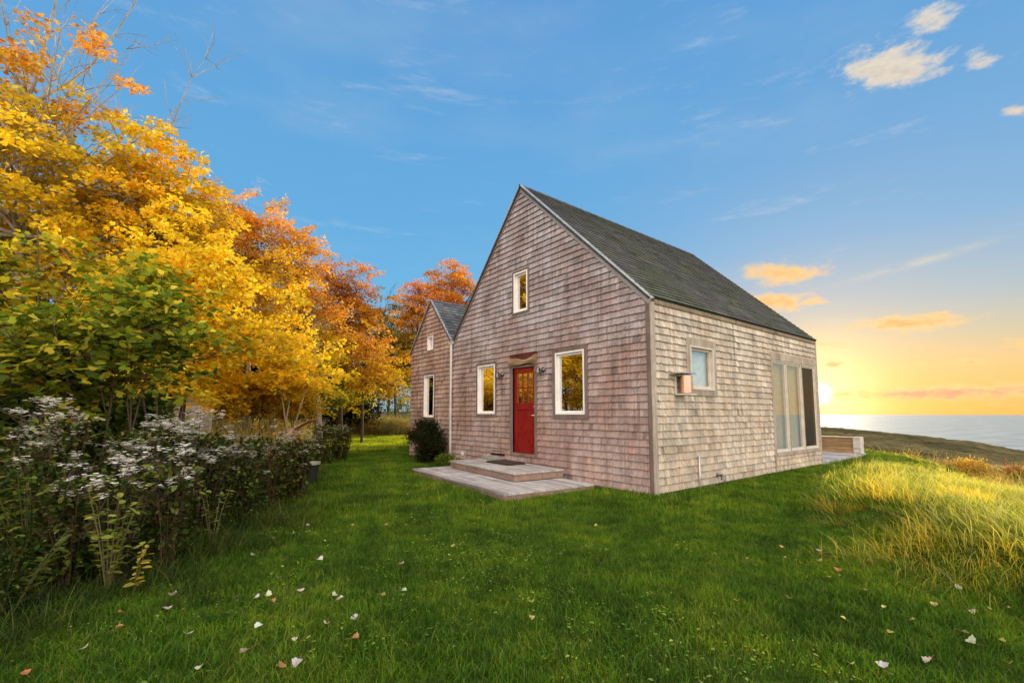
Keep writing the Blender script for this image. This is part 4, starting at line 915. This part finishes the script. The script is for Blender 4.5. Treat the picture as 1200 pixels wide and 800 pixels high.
# ------------------------------------------------------------------ fallen leaves
LV = [(-2.4,3.28,'w'),(-2.51,2.99,'o'),(-2.49,2.77,'w'),(-1.64,3.01,'w'),(-1.69,2.58,'w'),(-1.72,3.39,'o'),(-1.81,3.53,'w'),(-1.62,3.58,'w'),(-1.25,2.6,'o'),(-1.18,2.64,'w'),(-1.53,2.75,'w'),(-2.01,2.93,'w'),(-2.05,3.51,'w'),(-1.2,3.06,'w'),(-1.34,3.5,'w'),(-1.27,3.42,'w'),(-.97,2.87,'o'),(-1.07,3.18,'w'),(-2.48,4.48,'w'),(-1.93,3.87,'w'),(-2.5,5.3,'y'),(-2.5,5.64,'w'),(-2.55,3.51,'w'),(-2.7,3.23,'o'),(-2.6,5.09,'y'),(-1.88,3.48,'w'),(-1.31,2.89,'w'),(-1.56,5.65,'o'),(-1.92,5.61,'y'),(-1.81,4.36,'w'),(-2.55,2.5,'o'),
 (2.33,2.64,'w'),(2.83,2.97,'y'),(3.19,3.28,'w'),(2.65,3.13,'y'),(2.35,2.95,'y'),(2.77,3.67,'y'),(3.5,3.69,'w'),(2.62,3.32,'y'),(2.05,3.48,'y'),(3.08,4.66,'w'),(3.06,4.58,'o'),(2.22,3.14,'y'),(2.95,2.83,'y'),(3.35,4.33,'o'),(2.62,4.47,'y'),(2.78,4.8,'y'),(3.4,3.78,'o'),(3.35,3.3,'y'),(1.04,5.66,'y'),(2.0,2.56,'w'),(-.47,5.69,'y'),(.15,3.38,'y'),(.13,3.17,'y'),(2.75,2.81,'w'),(2.72,2.6,'y')]
_r = random.Random(5)
for _ in range(22): LV.append((_r.uniform(-2.6, -.3), _r.uniform(3.2, 8.5), _r.choice('yyow')) if _ % 3 else (_r.uniform(1.6, 3.6), _r.uniform(2.6, 4.6), _r.choice('yyo')))
kc = {'w': (.74,.66,.54), 'o': (.50,.22,.08), 'y': (.62,.54,.15)}; kn = {'w': 'pale pinkish white', 'o': 'orange brown', 'y': 'pale yellow'}
MAPLE = [(0,-.05),(.16,.0),(.38,.02),(.42,.18),(.56,.34),(.44,.46),(.34,.62),(.20,.66),(0,.88),(-.20,.66),(-.34,.62),(-.44,.46),(-.56,.34),(-.42,.18),(-.38,.02),(-.16,.0)]
rl = random.Random(77)
for x, y, k in LV:
    s = rl.uniform(.04, .066) if k != 'y' else rl.uniform(.028, .05); cup = rl.uniform(.6, 1.7); mb = MB(); tw = rl.uniform(-.4, .4)
    P3 = [(px*s, py*s, s*(cup*(abs(px)**1.5)*.8+.25*(py-.4)**2*cup+tw*px*py)+.0) for px, py in MAPLE]; ctr = (0, .28*s, -.02*s)
    c = tuple(v*rl.uniform(.85, 1.12) for v in kc[k]); n0 = len(P3)
    for i in range(n0): mb.poly([ctr, P3[i], P3[(i+1) % n0]], tuple(v*(.85 if i % 2 else 1) for v in c))
    mb.tube([(0,-.05*s,0), (.1*s,-.5*s,.15*s), (.2*s,-.85*s,.1*s)], [.0015,.0012,.001], 4, col=(.3,.15,.08))
    o = mb.build('fallen_leaf', M['fallen'], loc=(x, y, float(H(x, y))+.042)); o.rotation_euler = (rl.uniform(-.5, .5), rl.uniform(-.5, .5), rl.uniform(0, 6.3))
    side = 'near the wild bed' if x < -.9 else ('near the meadow' if x > 1.5 else 'amid the lawn')
    tag(o, f'{kn[k]} fallen maple leaf lying on the grass, {side}', 'leaf', f'{kn[k]} fallen leaves, {side}')

# ------------------------------------------------------------------ grass (stuff)
def blades(r, n, radius, h0, h1, w, lean, pal, seg=3, curl=.5, direction=None, dspread=9., zf=1.):
    ang = r.uniform(0, 2*pi, n); q = radius*np.sqrt(r.uniform(0, 1, n)); bx, by = q*np.cos(ang), q*np.sin(ang)
    h = r.uniform(h0, h1, n); a2 = r.uniform(0, 2*pi, n) if direction is None else direction+r.normal(0, dspread, n)
    ln = np.abs(r.normal(lean, lean*.45, n)); fa = r.uniform(0, 2*pi, n) if direction is None else a2+pi/2+r.normal(0, .5, n)
    Vs = []; C = palette(pal, n, r)
    for i in range(seg+1):
        t = i/seg; off = ln*h*(t**(1.+curl*1.5)); z = zf*h*(t-.5*np.minimum(ln, 1.3)*.55*t*t*t); ww = w*(1-t**1.6*.9)*.5*np.ones(n)
        cx, cy = bx+off*np.cos(a2), by+off*np.sin(a2)
        for s_ in (-1, 1): Vs.append(np.stack([cx+s_*ww*np.cos(fa), cy+s_*ww*np.sin(fa), z], 1))
    V = np.stack(Vs, 1); k = 2*(seg+1); base = (np.arange(n)*k)[:, None, None]
    f = np.array([(2*i, 2*i+1, 2*i+3, 2*i+2) for i in range(seg)])
    root_shade = np.linspace(.6, 1.12, seg+1).repeat(2)[None, :, None]  # blade colour darkened at the root as painted shade
    return V.reshape(-1, 3), (f[None]+base).reshape(-1, 4), (C[:, None, :]*root_shade).reshape(-1, 3)
def locks(r, nl, nb, radius, l0, l1, w, pal, direction, dspread, zf, seg=4):
    parts = []
    for k in range(nl):
        a = r.uniform(0, 2*pi); q = radius*np.sqrt(r.uniform()); dk = direction+r.normal(0, dspread); ll = r.uniform(l0, l1); tone = r.uniform(.45, 1.3)
        v, f, c = blades(r, nb, .075, ll*.75, ll*1.1, w, r.uniform(.9, 1.5), [tuple(np.array(pal[r.integers(0, len(pal))])*tone)], seg, .25, dk, .16, zf*r.uniform(.7, 1.3))
        t = np.tile(np.arange(seg+1).repeat(2)/seg, nb); x = v[:, 0]*1.; y = v[:, 1]*1.
        # gather the tips of a lock toward its middle line
        sx_, sy_ = -sin(dk), cos(dk); off = x*sx_+y*sy_; g = off*t*.65; v[:, 0] -= g*sx_; v[:, 1] -= g*sy_
        v[:, 0] += q*cos(a); v[:, 1] += q*sin(a); parts.append((v, f, np.clip(c, 0, .95)))
    return joinm(parts)
def joinm(parts):
    V, Fc, C, o = [], [], [], 0
    for v, f, c in parts: V.append(v); Fc.append(f+o); C.append(c); o += len(v)
    return np.concatenate(V), np.concatenate(Fc), np.concatenate(C)

def scatter_modifier(o, attr, density, smin, smax, rot=(0, 2*pi), seed=0, swirl=0.):
    ng = bpy.data.node_groups.new('scatter_'+o.name, 'GeometryNodeTree')
    ng.interface.new_socket('Geometry', in_out='INPUT', socket_type='NodeSocketGeometry')
    ng.interface.new_socket('Geometry', in_out='OUTPUT', socket_type='NodeSocketGeometry')
    n = ng.nodes; L = ng.links.new
    gi = n.new('NodeGroupInput'); go = n.new('NodeGroupOutput')
    oi = n.new('GeometryNodeObjectInfo'); oi.inputs['Object'].default_value = ground; oi.transform_space = 'ORIGINAL'
    na = n.new('GeometryNodeInputNamedAttribute'); na.data_type = 'FLOAT'; na.inputs['Name'].default_value = attr
    mu = n.new('ShaderNodeMath'); mu.operation = 'MULTIPLY'; mu.inputs[1].default_value = density; L(na.outputs['Attribute'], mu.inputs[0])
    dp = n.new('GeometryNodeDistributePointsOnFaces'); L(oi.outputs['Geometry'], dp.inputs['Mesh']); L(mu.outputs[0], dp.inputs['Density']); dp.inputs['Seed'].default_value = seed
    ip = n.new('GeometryNodeInstanceOnPoints'); L(dp.outputs['Points'], ip.inputs['Points']); L(gi.outputs[0], ip.inputs['Instance'])
    rv = n.new('FunctionNodeRandomValue'); rv.data_type = 'FLOAT_VECTOR'; rv.inputs[0].default_value = (-.05, -.05, rot[0]); rv.inputs[1].default_value = (.05, .05, rot[1])
    if swirl:
        ps = n.new('GeometryNodeInputPosition'); nz = n.new('ShaderNodeTexNoise'); nz.inputs['Scale'].default_value = .55; nz.inputs['Detail'].default_value = 1.; L(ps.outputs[0], nz.inputs['Vector'])
        m1 = n.new('ShaderNodeMath'); m1.operation = 'SUBTRACT'; L(nz.outputs[0], m1.inputs[0]); m1.inputs[1].default_value = .5
        m2 = n.new('ShaderNodeMath'); m2.operation = 'MULTIPLY'; L(m1.outputs[0], m2.inputs[0]); m2.inputs[1].default_value = swirl
        cx = n.new('ShaderNodeCombineXYZ'); L(m2.outputs[0], cx.inputs[2])
        va = n.new('ShaderNodeVectorMath'); va.operation = 'ADD'; L(rv.outputs[0], va.inputs[0]); L(cx.outputs[0], va.inputs[1]); L(va.outputs[0], ip.inputs['Rotation'])
    else: L(rv.outputs[0], ip.inputs['Rotation'])
    rs = n.new('FunctionNodeRandomValue'); rs.data_type = 'FLOAT'; rs.inputs[2].default_value = smin; rs.inputs[3].default_value = smax; rs.inputs['Seed'].default_value = 5
    L(rs.outputs[1], ip.inputs['Scale']); L(ip.outputs[0], go.inputs[0])
    md = o.modifiers.new('scatter', 'NODES'); md.node_group = ng

LG = [(.065,.19,.006), (.10,.26,.010), (.05,.15,.007), (.13,.28,.014), (.20,.28,.03), (.20,.28,.03), (.12,.25,.012)]
V, Fc, C = joinm([blades(rng, 420, .30, .03, .075, .0042, .7, LG, 2)])
o = np_mesh('lawn_grass', V, Fc, C, M['grass']); tag(o, 'short dark green lawn grass around the cottage', 'grass', kind='stuff'); scatter_modifier(o, 'lawn_near', 20., .7, 1.25)
V, Fc, C = joinm([blades(rng, 420, .45, .045, .10, .009, .4, LG+[(.24,.34,.03)], 2)])
o = np_mesh('lawn_grass', V, Fc, C, M['grass']); tag(o, 'farther lawn grass behind the nearest turf', 'grass', kind='stuff'); scatter_modifier(o, 'lawn_far', 9., .8, 1.3)
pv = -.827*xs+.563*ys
q = ground.data.attributes.new('painted_sun', 'FLOAT', 'POINT'); q.data.foreach_set('value', (lawn*sm(13.6, 15.2, pv+.5*np.sin(xs*2))*(1-sm(26.5, 28, ys))*(ys > 12)).astype(np.float32))
V, Fc, C = blades(rng, 90, .4, .09, .17, .012, .5, [(.80,.90,.05), (.85,.88,.09), (.65,.80,.04)], 2)  # pale blade colour paints the sunlit strip on the back lawn
o = np_mesh('lawn_grass', V, Fc, C, M['hay']); tag(o, 'longer lawn grass past the wing, coloured pale yellow green as painted sunlight', 'grass', kind='stuff'); scatter_modifier(o, 'painted_sun', 9., .8, 1.2, seed=12)
# clover and broad leaved weeds in the lawn
n = 60; C0 = np.stack([rng.normal(0, .2, n), rng.normal(0, .2, n), rng.uniform(.03, .06, n)], 1); th = rng.uniform(0, 6.3, n)
D = np.stack([np.cos(th), np.sin(th), rng.normal(.1, .2, n)], 1); Nn = rng.normal(0, .3, (n, 3))+np.array([0, 0, 1.])
o = scatter_leaves('lawn_weeds', M['grass'], C0, D, Nn, rng.uniform(.012, .028, n), palette([(.14,.27,.03), (.20,.32,.04), (.34,.42,.12)], n, rng), OVAL)
tag(o, 'pale clover and broad leaved weeds scattered through the lawn', 'weeds', kind='stuff')
wd = lawn*(1-sm(-.3, .2, sd))*(1-sm(8, 11, rr))*np.clip(.05+sm(.15, .6, bumps(xs*1.3+2, ys*1.3, 1.))*.35+1.2*np.exp(-((xs+.2-(.05*ys))/.9)**2)*(ys < 7)*sm(-.4, .3, bumps(xs*3, ys*3+4)), 0, 1.6)
q = ground.data.attributes.new('weeds', 'FLOAT', 'POINT'); q.data.foreach_set('value', wd.astype(np.float32)); scatter_modifier(o, 'weeds', 8., .6, 1.3, seed=3)
# meadow
MG = [(.90,.84,.09), (.95,.88,.14), (.66,.78,.06), (.95,.88,.26), (.40,.52,.05), (.92,.76,.14), (.80,.84,.08), (.26,.36,.04)]
DIR = R(215)
UPR = [(.95,.80,.10), (.72,.70,.06), (.95,.74,.20), (.90,.60,.12), (.95,.86,.28), (.88,.78,.08), (.36,.42,.04), (.95,.76,.12)]
V, Fc, C = joinm([locks(rng, 7, 15, .38, .18, .36, .0065, MG, DIR, .6, .30), blades(rng, 66, .38, .12, .29, .0052, .75, UPR, 4, .5, DIR, .55, .95), blades(rng, 6, .35, .3, .48, .0035, .8, [(.9,.76,.36), (.92,.8,.46)], 4, .5, DIR, 1.2, .9)])
o = np_mesh('meadow_grass', V, Fc, C, M['hay']); tag(o, 'long golden green meadow grass swept over by wind', 'grass', kind='stuff'); scatter_modifier(o, 'meadow_near', 13., .75, 1.25, (-.5, .5), 4, 6.)
V, Fc, C = joinm([locks(rng, 8, 10, .5, .2, .4, .013, MG, DIR, .6, .35, 3), blades(rng, 70, .5, .12, .30, .011, .9, UPR+[(.95,.75,.3), (.92,.66,.2), (.85,.55,.18)], 3, .5, DIR, .8, .8)])
o = np_mesh('meadow_grass', V, Fc, C, M['hay']); tag(o, 'farther golden meadow grass up to the crest', 'grass', kind='stuff'); scatter_modifier(o, 'meadow_far', 5., .8, 1.3, (-.4, .4), 5, 6.)
# bed fringe and undergrowth
FG = [(.05,.085,.01), (.08,.13,.015), (.035,.06,.01), (.14,.17,.04)]
V, Fc, C = joinm([blades(rng, 90, .28, .12, .36, .006, .8, FG, 4, .6)])
o = np_mesh('tall_grass', V, Fc, C, M['grass']); tag(o, 'tall unmown grass fringing the wild bed', 'grass', kind='stuff'); scatter_modifier(o, 'fringe', 9., .5, 1.15, seed=6)
st = blades(rng, 26, .3, .55, 1.0, .009, .25, [(.03,.045,.012), (.05,.042,.015), (.12,.13,.04)], 4)
n = 560; z = rng.uniform(.05, .98, n); a = rng.uniform(0, 2*pi, n); qq = .36*np.sqrt(rng.uniform(0, 1, n))
C0 = np.stack([qq*np.cos(a), qq*np.sin(a), z*.9*(1-.3*rng.random(n))], 1); D = np.stack([np.cos(a), np.sin(a), rng.normal(0, .5, n)], 1)+rng.normal(0, .4, (n, 3)); Nn = rng.normal(0, .5, (n, 3))+np.array([0, 0, 1.])
D /= np.linalg.norm(D, axis=1, keepdims=True); X = np.cross(D, Nn); X /= np.linalg.norm(X, axis=1, keepdims=True); Z = np.cross(X, D)
tv, tf = OVAL; S = rng.uniform(.022, .065, n)
VV = (C0[:, None]+S[:, None, None]*(tv[None, :, 0:1]*X[:, None]+tv[None, :, 1:2]*D[:, None]+tv[None, :, 2:3]*Z[:, None])).reshape(-1, 3)
lf = (VV, (tf[None]+(np.arange(n)*6)[:, None, None]).reshape(-1, 4), np.repeat(palette([(.018,.042,.006), (.028,.062,.008), (.045,.095,.012), (.03,.05,.01), (.20,.28,.04), (.018,.03,.006), (.06,.12,.016)], n, rng), 6, 0))
V, Fc, C = joinm([st, lf])
o = np_mesh('wild_undergrowth', V, Fc, C, M['leafg']); tag(o, 'dense dark green leafy weeds filling the wild bed', 'undergrowth', kind='stuff'); scatter_modifier(o, 'bed', 4.2, .3, 1.22, seed=8)
# sunlit weeds at the back of the lawn
wv_ = sm(25.3, 25.8, ys)*sm(29, 28, ys)*(xs > -14)*(xs < -5.6)*1.
ppv = -.827*xs+.563*ys; wv_ = np.maximum(wv_, sm(.4, 1.0, bd)*sm(10.9, 11.8, ppv)*(ys > 8)*(ys < 24)*(bd < 7)*.7)
ev = .72*xs+.69*ys
q = ground.data.attributes.new('crest', 'FLOAT', 'POINT'); q.data.foreach_set('value', (sm(17, 20, ev)*sm(36, 30, ev)*inview*sm(.6, 1.2, sd)*sm(1.6, 3., np.hypot(xs-11.4, ys-14.8))).astype(np.float32))
q = ground.data.attributes.new('backweeds', 'FLOAT', 'POINT'); q.data.foreach_set('value', wv_.astype(np.float32))
V, Fc, C = joinm([blades(rng, 120, .4, .6, 1.35, .016, .3, [(.55,.40,.08), (.62,.45,.12), (.4,.34,.08), (.7,.62,.45)], 4), (lf[0]*np.array([1.2,1.2,1.25]), lf[1], np.repeat(palette([(.4,.33,.06), (.5,.4,.08), (.7,.66,.5)], n, rng), 6, 0))])
o = np_mesh('back_weeds', V, Fc, C, M['hay']); tag(o, 'sunlit yellow and white weeds along the back of the lawn', 'weeds', kind='stuff'); scatter_modifier(o, 'backweeds', 3., .7, 1.15, seed=9)

V, Fc, C = joinm([blades(rng, 60, .5, .35, .8, .014, .35, [(.5,.38,.14), (.42,.28,.10), (.6,.46,.16), (.3,.26,.08)], 4), (lf[0]*np.array([1.3,1.3,.62]), lf[1], np.repeat(palette([(.5,.36,.10), (.40,.30,.09), (.55,.30,.10), (.33,.33,.08)], n, rng), 6, 0))])
o = np_mesh('crest_brush', V, Fc, C, M['hay']); tag(o, 'low golden brown brush along the crest of the meadow', 'brush', kind='stuff'); scatter_modifier(o, 'crest', 1.7, .6, 1.45, seed=10)

# ------------------------------------------------------------------ sky, sun, camera
SAZ, SEL = R(34.24), R(4.8); DEL = R(2.15)   # lamp and sky raised to light trees and grass; visible disc kept lower
world = bpy.data.worlds.new('World'); scene.world = world; world.use_nodes = True
nt = world.node_tree; nt.nodes.clear(); N = NT(nt)
tc = N.n('ShaderNodeTexCoord').outputs['Generated']
nrm = N.n('ShaderNodeVectorMath', operation='NORMALIZE'); N.l(tc, nrm.inputs[0]); dv = nrm.outputs[0]
sx = N.n('ShaderNodeSeparateXYZ'); N.l(dv, sx.inputs[0])
el = N.math('MULTIPLY', N.math('ARCSINE', sx.outputs[2]), 57.2958)
az = N.math('MULTIPLY', N.math('ARCTAN2', sx.outputs[0], sx.outputs[1]), 57.2958)
dot = N.n('ShaderNodeVectorMath', operation='DOT_PRODUCT'); N.l(dv, dot.inputs[0]); dot.inputs[1].default_value = (sin(SAZ)*cos(DEL), cos(SAZ)*cos(DEL), sin(DEL))
sang = N.math('MULTIPLY', N.math('ARCCOSINE', N.math('MINIMUM', dot.outputs['Value'], 1.)), 57.2958)
sd2 = N.n('ShaderNodeVectorMath', operation='DOT_PRODUCT'); N.l(dv, sd2.inputs[0]); sd2.inputs[1].default_value = (sin(R(44)), cos(R(44)), 0)
eln = N.math('DIVIDE', N.math('MAXIMUM', el, 0.), 90., clamp=True)
E_ = lambda d: d/90.
away = N.ramp(eln, [(0, (.36,.60,.74)), (E_(10), (.17,.52,.82)), (E_(22), (.14,.44,.78)), (E_(45), (.115,.35,.70)), (1, (.10,.28,.60))])
toward = N.ramp(eln, [(0, (.93,.46,.11)), (E_(2), (.92,.50,.14)), (E_(4.5), (.84,.58,.24)), (E_(7.5), (.60,.58,.42)), (E_(11), (.40,.54,.62)), (E_(18), (.22,.47,.74)), (E_(34), (.15,.38,.70)), (1, (.10,.28,.60))])
wf = N.rng(sd2.outputs['Value'], .72, .985)
sky = N.mix(wf, away, toward)
# wisps of noise in the blue
wn = N.noise(dv, 2.2, 5, .55, (1, 1, 3.5)); sky = N.mix(N.rng(wn, .5, .8, 0, .16), sky, (.62,.72,.80)); wn2 = N.noise(dv, 3.1, 9, .72, (1.2, 3.2, 9.)); sky = N.mix(N.rng(wn2, .54, .78, 0, .30), sky, (.72,.76,.80))
# glow
g1 = N.math('POWER', 2.718, N.math('MULTIPLY', N.math('POWER', N.math('DIVIDE', sang, 4.5), 2.), -1.)) ; g2 = N.math('POWER', 2.718, N.math('MULTIPLY', N.math('DIVIDE', sang, 7.), -1.))
sky = N.mix(N.math('MULTIPLY', g2, .5), sky, (1.05,.74,.24)); sky = N.mix(N.math('MULTIPLY', g1, .92), sky, (1.35,1.15,.58))
# clouds
CL = [(41.9,31.3,3.9,1.7,-.30,1.3),(45.4,33.6,2.1,1.2,-.3,1.),(47.8,29.3,1.1,.9,-.3,.8),(49.7,24.6,1.2,.5,-.3,.9),(31.4,15.1,3.7,1.25,-.12,1.3),(30.4,12.2,3.4,1.1,-.1,1.3),(34.0,11.8,2.0,.55,-.1,1.),(41.7,8.7,4.2,.75,-.05,1.35),
      (45.2,4.7,1.8,.4,-.05,1.),(42.3,4.7,.8,.3,-.05,.9),(44.,1.9,8.,.75,-.0,1.5),(35.6,7.3,1.9,.35,-.05,.9),(35.5,5.1,1.2,.3,0,1.1),(-29.8,24.6,2.2,.8,.2,.55),(49.4,6.0,2.4,.5,-.1,.9),(36.5,2.0,2.5,.35,0,.9)]
dens = None
for (a_, e_, wa, we, tl, s_) in CL:
    da = N.math('SUBTRACT', az, a_); de = N.math('SUBTRACT', N.math('SUBTRACT', el, e_), N.math('MULTIPLY', da, tl))
    q = N.math('ADD', N.math('POWER', N.math('DIVIDE', N.math('ABSOLUTE', da), wa), 2.), N.math('POWER', N.math('DIVIDE', N.math('ABSOLUTE', de), we), 2.))
    gss = N.math('MULTIPLY', N.math('POWER', 2.718, N.math('MULTIPLY', q, -.8)), s_)
    dens = gss if dens is None else N.math('MAXIMUM', dens, gss)
cb = N.n('ShaderNodeCombineXYZ'); N.l(az, cb.inputs[0]); N.l(N.math('MULTIPLY', el, 2.1), cb.inputs[1])
cn = N.noise(cb.outputs[0], .40, 10, .68)
den = N.math('ADD', dens, N.math('MULTIPLY', N.math('SUBTRACT', cn, .5), 2.4))
cov = N.rng(den, .35, 1.15); core = N.rng(N.math('ADD', den, N.math('MULTIPLY', N.math('SUBTRACT', N.noise(cb.outputs[0], .9, 6, .6), .5), 1.5)), .8, 1.7)
cov = N.math('MULTIPLY', cov, N.rng(dens, .04, .25))
clit = N.ramp(eln, [(0, (.90,.42,.16)), (E_(2.6), (1.0,.66,.30)), (E_(8), (1.0,.66,.26)), (E_(16), (1.0,.66,.27)), (E_(26), (.88,.74,.55)), (E_(34), (.86,.76,.60)), (1, (.8,.8,.8))])
cshd = N.ramp(eln, [(0, (.45,.29,.22)), (E_(2.5), (.50,.34,.25)), (E_(8), (.85,.42,.12)), (E_(16), (.92,.55,.18)), (E_(28), (.70,.62,.50)), (1, (.7,.7,.7))])
sky = N.mix(N.math('MULTIPLY', cov, .95), sky, N.mix(core, clit, cshd))
# long thin streak
da = N.math('SUBTRACT', az, 42.3); de = N.math('SUBTRACT', N.math('SUBTRACT', el, 14.1), N.math('MULTIPLY', da, .14))
q = N.math('ADD', N.math('POWER', N.math('DIVIDE', N.math('ABSOLUTE', da), 4.5), 2.), N.math('POWER', N.math('DIVIDE', N.math('ABSOLUTE', de), .35), 2.))
stf = N.math('MULTIPLY', N.math('POWER', 2.718, N.math('MULTIPLY', q, -1.)), N.rng(cn, .3, .6)); sky = N.mix(N.math('MULTIPLY', stf, .5), sky, (.85,.75,.5))
# sun disc haze
sky = N.mix(N.rng(sang, 1.5, .25), sky, (2.6,2.4,1.7))
# fill light added to the unseen sky behind the camera, brightening the shaded facade
back = N.rng(sx.outputs[1], .15, -.55)
sky = N.mix(back, sky, (3.1,2.65,2.3))
below = N.rng(el, 0., -2.)
sky = N.mix(below, sky, (.25,.22,.14))
st_ = N.n('ShaderNodeTexSky'); st_.sky_type = 'NISHITA'; st_.sun_disc = False; st_.sun_elevation = SEL; st_.sun_rotation = SAZ; st_.altitude = 100
b1 = N.n('ShaderNodeBackground'); N.l(N.mix(1., st_.outputs[0], (.22,.17,.20), 'MULTIPLY'), b1.inputs[0]); b1.inputs[1].default_value = .05
b2 = N.n('ShaderNodeBackground'); N.l(sky, b2.inputs[0]); b2.inputs[1].default_value = .95
ad = N.n('ShaderNodeAddShader'); N.l(b1.outputs[0], ad.inputs[0]); N.l(b2.outputs[0], ad.inputs[1])
N.l(ad.outputs[0], N.n('ShaderNodeOutputWorld').inputs[0])

sun = bpy.data.lights.new('sun', 'SUN'); sun.energy = 5.; sun.angle = R(.53); sun.color = (1., .86, .58)
so = bpy.data.objects.new('sun', sun); COL.objects.link(so)
from mathutils import Vector
sdir = Vector((sin(SAZ)*cos(SEL), cos(SAZ)*cos(SEL), sin(SEL))); so.rotation_euler = sdir.to_track_quat('Z', 'Y').to_euler(); so.location = (20, 30, 20)

cam = bpy.data.cameras.new('camera'); co = bpy.data.objects.new('camera', cam); COL.objects.link(co)
cam.sensor_width = 36; cam.lens = 36*F/1200; cam.shift_y = DY/1200; cam.clip_start = .05; cam.clip_end = 200000
co.location = (0, 0, EYE); co.rotation_euler = (pi/2+PIT, 0, 0); scene.camera = co

scene.view_settings.view_transform = 'Standard'; scene.view_settings.look = 'None'; scene.view_settings.exposure = 0; scene.view_settings.gamma = 1
cy = scene.cycles; cy.use_denoising = True; cy.max_bounces = 7; cy.diffuse_bounces = 3; cy.glossy_bounces = 3; cy.transmission_bounces = 4; cy.transparent_max_bounces = 6; cy.sample_clamp_indirect = 6
cy.use_adaptive_sampling = True; cy.adaptive_threshold = .02
